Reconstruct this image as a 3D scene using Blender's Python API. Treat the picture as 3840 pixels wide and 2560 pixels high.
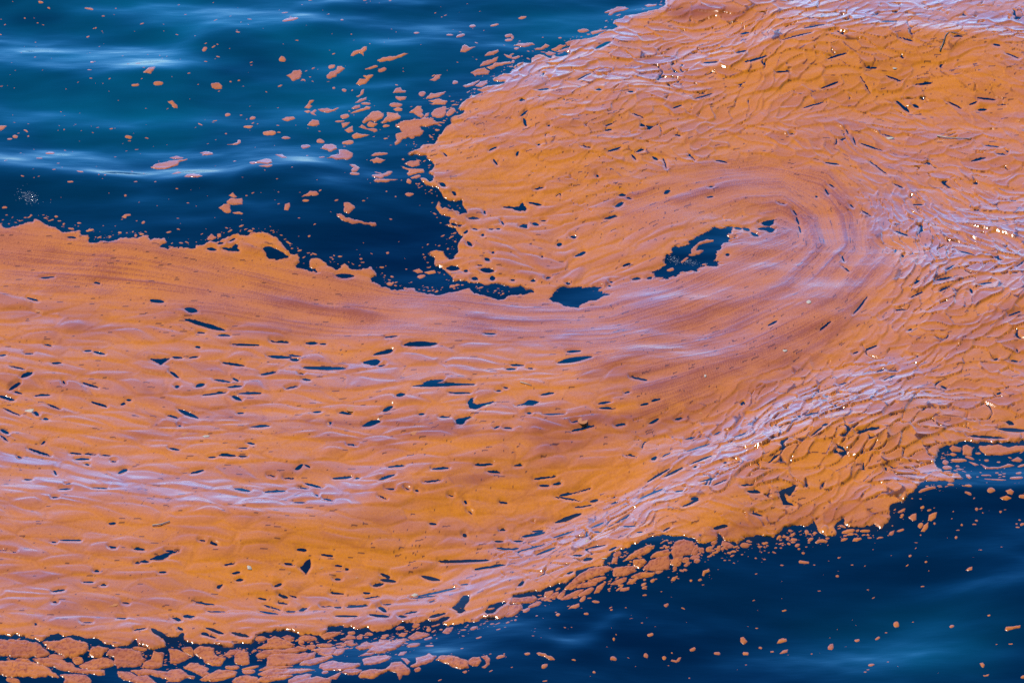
import bpy, math, random
import numpy as np

C = bpy.context.scene.collection
R = math.radians
for o in list(bpy.data.objects):
    bpy.data.objects.remove(o)

# ---------------------------------------------------------------- camera, sky, sun, exposure
SPAN = 9.0                                   # metres of sea across the middle of the view
HFOV, PITCH = R(6.0), R(22.0)
DIST = SPAN / 2 / math.tan(HFOV / 2)
CAMP = (0.0, -DIST * math.cos(PITCH), DIST * math.sin(PITCH))
cam_d = bpy.data.cameras.new("camera")
cam = bpy.data.objects.new("camera", cam_d)
C.objects.link(cam)
cam.location = CAMP
cam.rotation_euler = (math.pi / 2 - PITCH, 0, 0)
cam_d.sensor_width = 36.0
cam_d.angle = HFOV
cam_d.clip_start, cam_d.clip_end = 0.5, 20000
bpy.context.scene.camera = cam

SUN_EL, SUN_AZ = R(55), R(-42)               # azimuth from the view direction, positive to the right
world = bpy.data.worlds.new("World")
bpy.context.scene.world = world
world.use_nodes = True
wn = world.node_tree
wn.nodes.clear()
sky = wn.nodes.new("ShaderNodeTexSky")
sky.sky_type = 'NISHITA'
sky.sun_disc = False
sky.sun_elevation = SUN_EL
sky.sun_rotation = SUN_AZ
sky.air_density, sky.dust_density, sky.ozone_density = 0.4, 0.0, 4.0
bg = wn.nodes.new("ShaderNodeBackground")
bg.inputs[1].default_value = 0.15
wo = wn.nodes.new("ShaderNodeOutputWorld")
hs = wn.nodes.new("ShaderNodeHueSaturation")  # the clear saturated blue of the day, the same over the whole sky
hs.inputs["Saturation"].default_value = 1.3
wn.links.new(sky.outputs[0], hs.inputs["Color"])
wn.links.new(hs.outputs[0], bg.inputs[0])
wn.links.new(bg.outputs[0], wo.inputs[0])

sun_d = bpy.data.lights.new("sun", 'SUN')
sun_d.energy, sun_d.angle, sun_d.color = 2.5, R(0.5), (1.0, 0.95, 0.87)
sun = bpy.data.objects.new("sun", sun_d)
C.objects.link(sun)
sun.location = (-20, 20, 40)
sun.rotation_euler = (math.pi / 2 - SUN_EL, 0, math.pi - SUN_AZ)
vs = bpy.context.scene.view_settings
vs.view_transform, vs.look, vs.gamma, vs.exposure = 'Standard', 'None', 1.0, 0.76
vs.use_curve_mapping = False
bpy.context.scene.cycles.use_denoising = False
bpy.context.scene.cycles.max_bounces = 5
bpy.context.scene.cycles.sample_clamp_indirect = 4.0

# ----------------------------------------------------------------------------
# TRACED LAYOUT.  Each survey tile "cr" (column, row) has its own local units; at() turns them into points of
# the sea surface.  A 5-tuple is a lens (x0, y0, x1, y1, width), a list is an outline, ("name", shape) is a
# flake that serves as a landmark for its neighbours' labels.
# ----------------------------------------------------------------------------
MAT = [
 ("20", [(1620,-1500),(1420,-40),(1380,60),(1250,95),(1100,110),(1000,140),(940,180),(960,230),(930,265),(870,270),
         (830,310),(740,345),(650,370),(560,392),(530,430),(480,480),(540,515),(480,525),(380,530),(350,560),(300,530),(230,510),
         (190,570),(185,610),(120,610),(30,640),(0,690)]),
 ("10", [(2300,730),(2260,720),(2190,770),(2200,800),(2290,820),(2270,840),(2130,840),(2060,870),(2020,890),(2090,908),
         (2130,905),(2060,930),(1980,950),(1880,1010),(1865,1060),(1880,1090),(1930,1070),(1920,1100),(1880,1130),(1790,1140),
         (1795,1170),(1770,1210),(1710,1280),(1670,1310),(1665,1345),(1640,1380),(1540,1370),(1530,1400),(1400,1470),
         (1410,1490),(1560,1480),(1570,1520),(1610,1540)]),
 ("11", [(1640,0),(1620,40),(1570,90),(1620,110),(1630,150),(1590,160),(1560,130),(1480,140),(1500,170),(1560,205),
         (1660,220),(1700,260),(1750,300),(1890,310),(1950,395),(1860,420),(1840,385),(1740,360),(1720,385),(1700,320),
         (1665,330),(1650,375),(1750,445),(1840,460),(1760,480),(1840,500),(1940,502),(1860,517),(1730,505),(1720,517),(1860,555),
         (1870,590),(1900,600),(1930,590),(1880,630),(1855,690),(1870,740),(1830,760),(1820,790),(1770,800),(1730,770),
         (1730,735),(1640,715),(1580,745),(1640,775),(1635,830),(1740,880),(1760,920),(1810,940),(1800,970),(1960,990),
         (1970,1010),(2080,1005),(2110,1030),(2190,1005),(2250,1010),(2300,1030)]),
 ("21", [(0,1055),(60,1040),(100,1040),(110,1065),(220,1075),(220,1085),(120,1095),(70,1115),(0,1102)]),
 ("11", [(2250,1140),(2160,1140),(2050,1105),(1985,1095),(1975,1055),(1850,1075),(1720,1100),(1640,1095),(1500,1070),
         (1460,1040),(1450,1020),(1350,1015),(1345,1040),(1400,1060),(1250,1045),(1190,1030),(1110,1010),(1060,1000),
         (1080,960),(1110,920),(1060,880),(1000,890),(890,910),(830,870),(780,870),(750,910),(650,880),(600,830),
         (540,825),(495,840),(510,880),(480,890),(560,920),(650,942),(500,925),(430,905),(350,870),(420,850),(390,830),
         (395,800),(330,790),(200,690),(140,660),(0,640)]),
 ("01", [(2280,665),(2180,650),(2080,680),(2030,700),(1930,710),(1870,740),(1790,745),(1790,780),(1770,785),(1650,770),
         (1480,755),(1450,745),(1560,725),(1530,690),(1400,700),(1380,710),(1370,670),(1340,665),(1270,675),(1265,700),
         (1150,680),(1060,685),(1010,695),(960,685),(900,685),(860,690),(780,680),(825,650),(815,630),(770,640),
         (730,620),(745,595),(660,595),(560,575),(450,545),(400,510),(335,485),(305,515),(210,520),(70,550),(40,535),
         (25,505),(0,500),(-3400,470)]),
 ("03", [(-3400,1190),(-900,1170),(0,1150),(150,1165),(270,1185),(400,1200),(460,1160),(560,1150),(620,1165),(720,1177),(830,1182),
         (900,1195),(1100,1240),(1200,1215),(1215,1185),(1260,1185),(1290,1220),(1380,1240),(1460,1235),(1530,1200),
         (1480,1150),(1540,1140),(1600,1140),(1650,1130),(1690,1105),(1700,1160),(1740,1190),(1850,1195),(1950,1190),
         (2050,1215),(2150,1210),(2180,1190),(2150,1145),(2230,1180),(2300,1185),(2352,1150)]),
 ("13", [(30,1085),(100,1065),(250,1060),(350,1055),(400,1075),(550,1080),(600,1090),(640,1050),(670,990),(740,990),
         (850,1000),(1000,1005),(1100,1022),(1250,1010),(1270,985),(1330,945),(1440,950),(1520,945),(1640,935),(1720,915),
         (1790,930),(1700,970),(1750,995),(1850,990),(1950,970),(2100,940),(2200,955),(2280,930),(2330,890)]),
 ("23", [(0,905),(0,740),(180,720),(300,700),(420,665),(500,650),(600,600),(580,570),(640,570),(720,545),(840,540),(860,500),
         (920,440),(1000,430),(1080,420),(1170,370),(1250,335),(1330,322),(1400,302),(1480,345),(1560,340),(1690,350),
         (1760,385),(1880,330),(1890,280),(1920,260),(1960,330),(2060,345),(2160,290),(2300,265)]),
 ("33", [(0,280),(100,240),(130,200),(230,150),(330,160),(430,120),(430,190),(480,230),(560,250),(640,230),(600,180),
         (680,90),(690,170),(760,170),(870,170),(960,165),(1010,190),(1110,150),(1120,90),(1120,20),(1240,0)]),
 ("32", [(1250,1560),(1330,1490),(1400,1420),(1500,1405),(1640,1410),(1740,1420),(1720,1390),(1820,1360),(1760,1310),
         (1590,1290),(1560,1210),(1540,1180),(1560,1110),(1590,1060),(1700,1010),(1790,990),(1840,980),(2000,975),(2150,970),
         (2260,965),(2352,950),(5600,760)]),
 ("30", [(5600,-1500)]),
]
HOLES = {
"02":[(-10,72,50,60,12),(225,42,300,45,6),(860,30,965,58,16),(775,20,840,20,6),[(1380,105),(1560,98),(1480,147)],(1585,85,1675,88,14),
 (1735,88,1820,75,12),(2040,130,2245,155,16),(475,142,558,138,12),(100,185,225,210,10),(190,278,295,235,28),(80,380,185,320,30),
 (-10,435,130,468,26),(320,427,455,420,12),(130,395,200,410,8),(755,310,900,355,10),(575,300,595,325,14),(1560,210,1640,262,18),
 (1605,353,1648,353,22),(1795,352,1880,325,26),(1970,280,2120,305,14),(2140,262,2190,298,14),(2095,360,2225,350,18),
 (1865,432,2080,410,10),(2195,422,2400,420,16),(2130,448,2220,492,24),(840,482,980,525,18),(1160,470,1205,472,10),
 (1110,508,1150,500,12),(430,505,550,548,8),(30,545,180,608,7),(315,575,355,610,24),(395,645,443,652,18),(1635,560,1820,648,32),
 (1535,615,1635,640,12),(2180,610,2235,605,8),(5,750,80,790,24),(0,805,75,855,14),(380,870,415,850,14),(1365,785,1395,790,8),
 (1635,715,1665,722,14),(260,915,465,975,16),(160,988,195,1003,16),(690,1015,818,1015,16),(780,960,880,967,10),(930,972,1010,978,7),
 (640,950,745,960,6),(1025,1033,1062,1040,12),(780,1070,815,1080,14),(1090,1170,1170,1125,30),(1555,938,1648,960,14),
 (2010,1025,2170,1030,16),(2190,1033,2270,1035,8),(2085,967,2120,967,6),(2190,963,2270,963,5),(2270,912,2340,925,10),
 (1755,1182,1870,1160,14),(545,1358,650,1350,12),(850,1343,980,1350,7),(475,1443,535,1443,8),(2150,1350,2300,1375,26),
 (220,1235,290,1237,6),(600,1295,650,1290,6),(490,1140,520,1185,10),(1915,1040,1985,1040,7)],
"12":[(105,65,330,75,24),(315,92,395,102,18),(300,50,410,65,10),(430,175,830,188,34),(1080,78,1260,60,26),(1355,24,1665,22,38),
 [(985,138),(1060,124),(1120,125),(1138,150),(1110,170),(1060,175)],(1120,187,1185,185,8),(45,237,185,218,18),(395,245,440,248,6),
 (425,295,500,308,12),(275,385,385,362,10),(1535,400,1725,380,36),(1440,425,2010,428,24),(1285,503,1370,500,26),(1770,502,1970,510,9),
 (525,617,600,610,12),(760,625,880,640,14),(1165,632,1255,600,28),(980,752,1140,722,38),
 [(1960,560),(1995,560),(1990,610),(2030,625),(2185,593),(2080,640),(2010,660),(1955,645),(1950,600)],
 [(1838,765),(1870,750),(1990,740),(1920,775),(1890,805),(1842,800)],(1495,688,1545,686,12),(1685,728,1780,733,8),
 (665,735,690,715,18),(-50,760,120,754,20),(2190,848,2240,832,10),(2270,845,2352,850,8),(2210,490,2250,490,6),(2270,463,2315,465,10),
 (2300,272,2380,276,14),(835,920,930,938,12),(1550,1075,1580,1072,8),(360,1155,430,1110,30),(440,1110,495,1138,8),
 (1210,1148,1360,1155,16),(2010,1145,2172,1135,12),(1620,1195,1770,1180,18),(2125,1190,2245,1195,10),(1130,1275,1275,1240,24),
 (705,1225,880,1218,18),(910,1235,950,1235,12),(620,1243,655,1245,6),(450,1268,615,1318,14),(105,1207,175,1215,7),
 (260,1222,345,1225,7),(380,1312,485,1325,10),(80,1380,270,1355,20),(545,1395,570,1420,14),(345,1495,450,1493,14),
 (620,1445,705,1472,10),(1540,1318,1700,1295,8),(1810,1325,1840,1330,10),(1460,1390,1490,1390,12),(1370,1370,1405,1382,8),
 (1910,1430,1940,1450,18),(2240,1413,2310,1413,12),(1945,1495,1985,1515,8),(1770,1405,1815,1402,8),(1125,1432,1200,1460,7),
 (1190,1372,1270,1380,7)],
"11":[(130,1490,175,1500,8),(180,1500,300,1500,9),(455,1505,565,1510,16),(590,1518,640,1520,8),(1185,1512,1300,1515,16),
 (2100,1497,2200,1497,12),(1690,180,1740,205,30),(1800,240,1840,260,24),(2095,365,2108,395,14),(2255,450,2275,490,12),
 (1950,445,2050,440,20),(2140,540,2180,538,8),(2210,535,2240,530,12),(2070,600,2095,595,22),(1940,650,1985,690,24),
 (1990,540,2035,545,10),(2100,465,2130,465,8),(2165,745,2190,745,14),(2100,795,2145,815,24),(2110,745,2125,745,8),
 (1750,860,1870,870,32),(1910,890,1945,895,22),(2060,890,2190,900,32),(1980,960,2040,970,24),(2150,965,2195,960,34),
 (2035,853,2080,855,8),(2205,800,2230,805,8),(2025,800,2032,815,8),(2275,325,2380,330,14),(2290,345,2320,360,8),
 (1910,580,1945,555,20),(2250,805,2258,805,10),(730,955,895,957,30),[(65,760),(130,750),(210,775),(300,820),(240,835),(115,832)]],
"01":[(1697,1238,1817,1264,40),(1695,1325,2068,1405,30),(1380,1162,1505,1180,22),(250,1112,350,1140,14),(2005,1452,2115,1458,12),
 (1810,1433,1880,1435,7),(2130,1533,2380,1535,12),(1795,1558,1840,1562,16),(865,998,915,1005,6),(940,1006,970,1008,5),
 (370,943,495,943,6),(360,1328,388,1332,10),(525,1155,560,1162,6),(620,640,700,648,6),(250,1310,280,1312,6),(410,1525,470,1535,7),
 (640,905,665,905,6),(1905,770,1985,775,14),[(2040,765),(2120,765),(2160,735),(2190,745),(2175,765),(2195,783),(2110,783)],
 (2000,735,2050,725,12),(2110,710,2160,690,8)],
"21":[[(-20,325),(70,325),(95,290),(135,335),(125,352),(90,345),(75,355),(0,335)],(150,285,275,305,16),[(67,500),(95,480),(138,475),(135,508)],
 (185,465,248,475,24),(980,228,1045,225,14),(948,325,1022,290,32),(850,437,965,418,14),(540,580,590,585,22),(412,655,458,648,26),
 (582,757,675,722,26),(1400,205,1450,180,22),(650,160,675,170,10),(1020,850,1085,832,12),(370,878,400,878,7),(310,955,355,945,14),
 (495,995,535,1005,14),(1100,970,1180,965,14),(1240,965,1285,955,16),(175,980,215,975,12),(-10,975,25,975,16),(900,990,925,990,14),
 (885,1025,905,1030,14),(205,188,290,172,7),(1055,245,1095,255,8),(270,435,310,435,6),(385,440,400,432,10),(1430,220,1460,225,6),
 (1810,125,1845,115,6),(1795,220,1845,210,8),(1925,188,1955,185,6),(270,762,284,762,12),(120,925,150,928,6),(775,65,795,75,14),
 (820,515,840,518,6),(590,410,620,412,7),(1055,478,1075,478,6),
 [(345,1140),(400,1090),(440,1050),(480,1040),(540,1045),(650,1035),(620,1060),(700,1050),(825,1035),(790,1065),(720,1080),
  (830,1085),(820,1110),(905,1115),(830,1135),(790,1165),(720,1170),(650,1200),(600,1240),(550,1220),(470,1205),(440,1180),(380,1160)],
 [(1345,965),(1310,945),(1300,915),(1370,890),(1440,850),(1400,840),(1430,775),(1510,715),(1630,680),(1650,640),(1720,595),
  (1800,560),(1870,510),(1950,505),(2045,475),(2000,530),(1950,580),(2040,595),(1980,625),(1900,660),(1935,700),(1860,755),(1870,790),
  (1830,830),(1920,850),(1880,870),(1760,870),(1700,910),(1560,925),(1480,955),(1410,965)],
 (2045,487,2112,483,22),(2125,483,2185,492,36),(2195,518,2265,552,32),(2265,468,2330,458,24),[(2290,410),(2340,390),(2372,380),(2410,372),(2400,410),(2365,432),(2310,430)],[(2290,470),(2352,445),(2385,455),(2400,490),(2370,500),(2330,480)],
 (1900,675,1935,660,20),(1965,770,1995,765,16)],
"31":[[(-10,455),(20,445),(65,470),(40,490),(5,480)],(235,290,270,330,10),(262,345,285,410,12),(285,430,300,500,9),(90,228,155,240,6),
 (1160,45,1240,75,12),(565,50,610,78,10),(525,90,555,140,14),(750,235,785,270,8),(860,300,950,360,10),(1340,240,1420,240,8),
 (1300,375,1345,395,8),(1170,530,1280,578,14),(2070,815,2140,850,16),(1540,1070,1690,1040,14),(1310,1218,1420,1175,12),
 (1930,1112,2050,1095,10),(1855,1160,1875,1205,22),(780,1365,910,1200,11),(475,1505,575,1440,12),(2210,1412,2320,1370,10),
 (1280,1530,1320,1520,10),(0,1470,80,1430,14),(680,880,745,935,10),(680,770,700,830,10),(2280,920,2352,860,10),(1180,1325,1270,1325,8),
 (1640,965,1710,910,10),(440,155,455,165,14),(2230,215,2280,215,8),(1750,745,1900,800,12)],
"30":[(330,350,520,315,10),(120,450,400,395,8),(550,595,720,545,10),(900,645,1000,640,8),(1085,690,1220,720,10),(1350,745,1500,735,14),
 (70,690,200,685,8),(490,805,640,755,10),(330,965,510,910,8),(1180,865,1300,945,26),(1330,890,1385,912,20),(1040,1155,1160,1180,8),
 (850,1245,1050,1295,8),(715,1130,740,1170,10),(780,1190,805,1260,10),(1870,1400,2000,1380,14),(1930,940,2010,940,14),
 (1850,900,1920,880,9),(2190,525,2300,560,8),(1700,400,1790,400,12),(1640,870,1780,925,8),(525,1438,650,1450,10),(2070,455,2130,465,14),
 (1040,270,1180,260,10),(1200,415,1330,440,10),(1920,855,2090,870,6),(2100,1350,2200,1365,12),(200,1200,240,1200,5),
 (1990,1255,2120,1280,8),(850,710,940,820,5),(930,1400,1090,1515,8)],
"20":[(240,910,340,895,18),(770,905,820,905,18),(1065,910,1115,905,14),(105,1170,130,1230,26),(80,1150,140,1110,12),(600,800,730,720,10),
 (765,465,905,405,36),(635,1410,720,1425,10),(1140,1425,1210,1400,14),(1290,1455,1335,1475,18),(1100,1450,1140,1485,12),
 (1145,985,1170,990,10),(1500,1250,1545,1252,10),(2060,525,2150,515,14),(2130,620,2340,570,14),(1760,600,1890,605,14),
 (40,1490,60,1460,20),(235,1410,260,1400,14),(1480,1020,1555,990,7),(880,1445,1000,1400,10),(850,1255,915,1245,8),
 (860,1215,920,1195,8),(1870,1440,1980,1450,8),(2100,330,2180,325,14),(330,1240,350,1240,14),(1680,920,1840,865,7),
 (1100,1100,1210,1130,6),(1390,1460,1420,1550,10),(1620,1400,1680,1460,8)],
"10":[(1720,1465,1755,1495,12),(2140,1450,2210,1420,12),(2180,1520,2220,1560,14)],
"03":[(1000,115,1065,115,14),(550,272,745,268,9),(470,285,520,295,10),(1000,325,1070,333,12),(1230,343,1330,350,12),
 [(1375,435),(1440,405),(1585,365),(1640,358),(1560,385),(1500,430)],(1520,358,1590,355,8),(1285,455,1370,455,12),(1235,470,1285,470,8),
 (1830,278,1890,288,10),(1930,300,1995,318,16),(1460,547,1530,543,8),(865,540,910,540,8),(765,637,858,637,7),(925,670,975,668,5),
 (485,738,595,718,14),(325,755,360,758,9),(480,835,530,840,10),[(1995,635),(2045,622),(2010,658),(1993,655)],(1800,783,1970,798,9),
 (1900,868,2070,875,9),(1120,823,1185,830,6),(750,1018,850,1018,6),(1075,965,1155,963,5),(590,480,605,500,10),(-10,365,145,385,6),
 (460,1155,560,1153,9),[(1690,925),(1720,912),(1790,932),(1750,948),(1700,940)],[(1575,942),(1630,945),(1665,965),(1640,978)],
 (320,1055,340,1062,12),[(1380,1070),(1420,1075),(1500,1110),(1545,1140),(1490,1150),(1400,1100)],(1235,1090,1345,1065,8),
 (1635,1040,1680,1070,24),(1645,1145,1690,1100,40),(1895,1040,2055,1088,20),(1850,1095,1920,1100,24),(1910,1110,1990,1130,10),
 (2125,1075,2290,1108,22),(620,1160,830,1196,24),(2130,530,2200,520,10),(2170,580,2230,575,10),(2060,460,2150,450,5)],
"13":[(380,335,460,335,16),[(400,462),(470,415),(500,405),(500,450),(460,510),(440,490)],(600,360,705,368,8),(1145,475,1228,495,20),
 (1140,525,1285,528,22),(1072,580,1170,555,22),(1520,465,1695,500,22),(1675,345,2145,340,22),(2210,222,2360,238,16),
 (2010,420,2290,400,18),(720,545,785,545,12),(170,628,235,605,14),(205,690,290,710,22),(1595,48,1655,48,12),(1905,110,1930,130,26),
 (2195,157,2270,157,10),(2240,62,2290,60,8),(1490,660,1830,605,24),(1420,685,1660,670,10),(1880,572,1950,570,14),(830,785,1030,768,18),
 (600,785,700,785,8),(720,790,780,790,10),(400,830,470,800,20),(280,845,355,845,10),(75,785,225,830,10),(35,850,205,880,14),
 (1125,780,1195,830,36),(1165,755,1240,745,10),(730,880,930,880,10),(1040,860,1225,880,22),(1310,880,1385,890,18),(1360,860,1480,840,14),
 (1590,745,1640,735,10),(20,725,95,735,6),(200,755,290,765,6),(680,658,805,662,8),(985,645,1045,647,8),(1000,695,1135,670,7),
 (820,457,850,462,12),(730,440,790,440,6),(310,690,370,705,7),(260,440,340,443,8),
 [(1800,830),(1870,770),(1900,705),(1955,710),(1950,770),(1920,800),(1900,850),(1850,855)],(1590,905,1740,880,22),
 [(2110,870),(2150,820),(2250,790),(2300,800),(2210,850),(2180,885),(2130,890)],(1680,935,1780,915,20),(1850,870,1920,850,20)],
"23":[(95,115,305,85,28),(190,68,285,63,10),(380,160,570,115,20),(720,110,845,70,16),(55,268,300,225,10),(220,335,400,280,22),
 (-10,237,60,235,12),(15,153,95,158,8),(1565,50,1710,0,14),(755,165,820,185,12),(1025,170,1135,190,12),(670,355,860,355,8),
 (560,400,650,415,14),(655,470,735,465,30),(890,412,960,395,14),(1390,270,1450,240,8),(500,580,560,565,14),(55,640,110,605,20),
 (1850,245,1980,215,22),(1150,265,1200,265,6),(2200,100,2300,110,6),(930,320,960,310,8)],
"22":[(505,130,630,127,16),(420,228,735,197,36),(-10,233,105,240,9),(140,270,195,272,6),(1085,390,1240,412,9),(265,535,380,520,12),
 [(30,635),(110,610),(160,580),(240,595),(200,625),(110,622)],(790,630,910,612,14),(800,662,950,662,8),(140,712,178,712,16),
 (285,720,480,714,9),(1180,628,1250,610,8),(1285,590,1360,568,8),(1035,532,1080,522,10),(550,862,755,815,14),(545,790,610,785,8),
 (945,800,1040,780,14),(1260,760,1345,715,14),(1500,710,1560,695,8),(1600,878,1685,862,10),(1605,1030,1820,955,14),
 (1245,1285,1450,1195,14),(1390,1270,1570,1205,14),(1170,1450,1380,1390,18),(1640,1180,1830,1115,12),(250,1273,345,1270,12),
 (375,1260,450,1250,18),(440,1345,555,1325,18),(550,1325,720,1285,5),(400,1358,630,1388,6),(720,1395,790,1385,16),
 (400,1555,640,1497,26),(580,1438,730,1430,7),(910,1435,970,1428,8),(1040,1050,1135,1062,7),(1280,1095,1330,1070,28),
 (1380,1075,1450,1035,8),(20,1140,90,1137,7),(1500,1450,1570,1455,12),(1730,1385,1860,1365,10),(1850,1445,1980,1390,9),
 (2160,1490,2280,1490,16),(2100,1450,2220,1430,10),(1945,1210,1970,1208,16),(1670,1215,1695,1213,16),(2045,910,2150,880,10),
 (1850,850,1920,825,8),(1640,1555,1710,1550,24),(200,1228,400,1200,5)],
"32":[(650,435,720,420,9),(900,100,1000,70,8),(780,135,830,118,10),(340,790,460,780,12),(275,790,300,800,20),(490,945,550,930,16),
 (390,1035,500,960,12),(810,1000,920,975,14),(910,970,1020,950,18),[(620,1090),(690,1115),(710,1135),(640,1115)],
 [(110,1475),(170,1450),(245,1410),(235,1460),(195,1495),(150,1480),(170,1540),(240,1568),(140,1568)],(1590,470,1640,488,14),
 (2100,540,2135,530,16),(1600,655,1625,648,8),(1065,415,1170,365,8),(1110,315,1190,320,8),(2070,230,2110,220,14),(2230,230,2290,230,8),
 (2280,130,2290,155,16),(500,622,540,622,10),(660,665,720,665,10),(530,580,550,560,14),(0,1240,100,1170,10),(640,1070,660,1045,8),
 (1070,1250,1090,1275,20),(1100,1240,1165,1250,8),(870,1270,880,1220,10),(2190,775,2260,790,28),(2120,840,2380,850,32),(1830,925,2190,930,18)],
}
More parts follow.
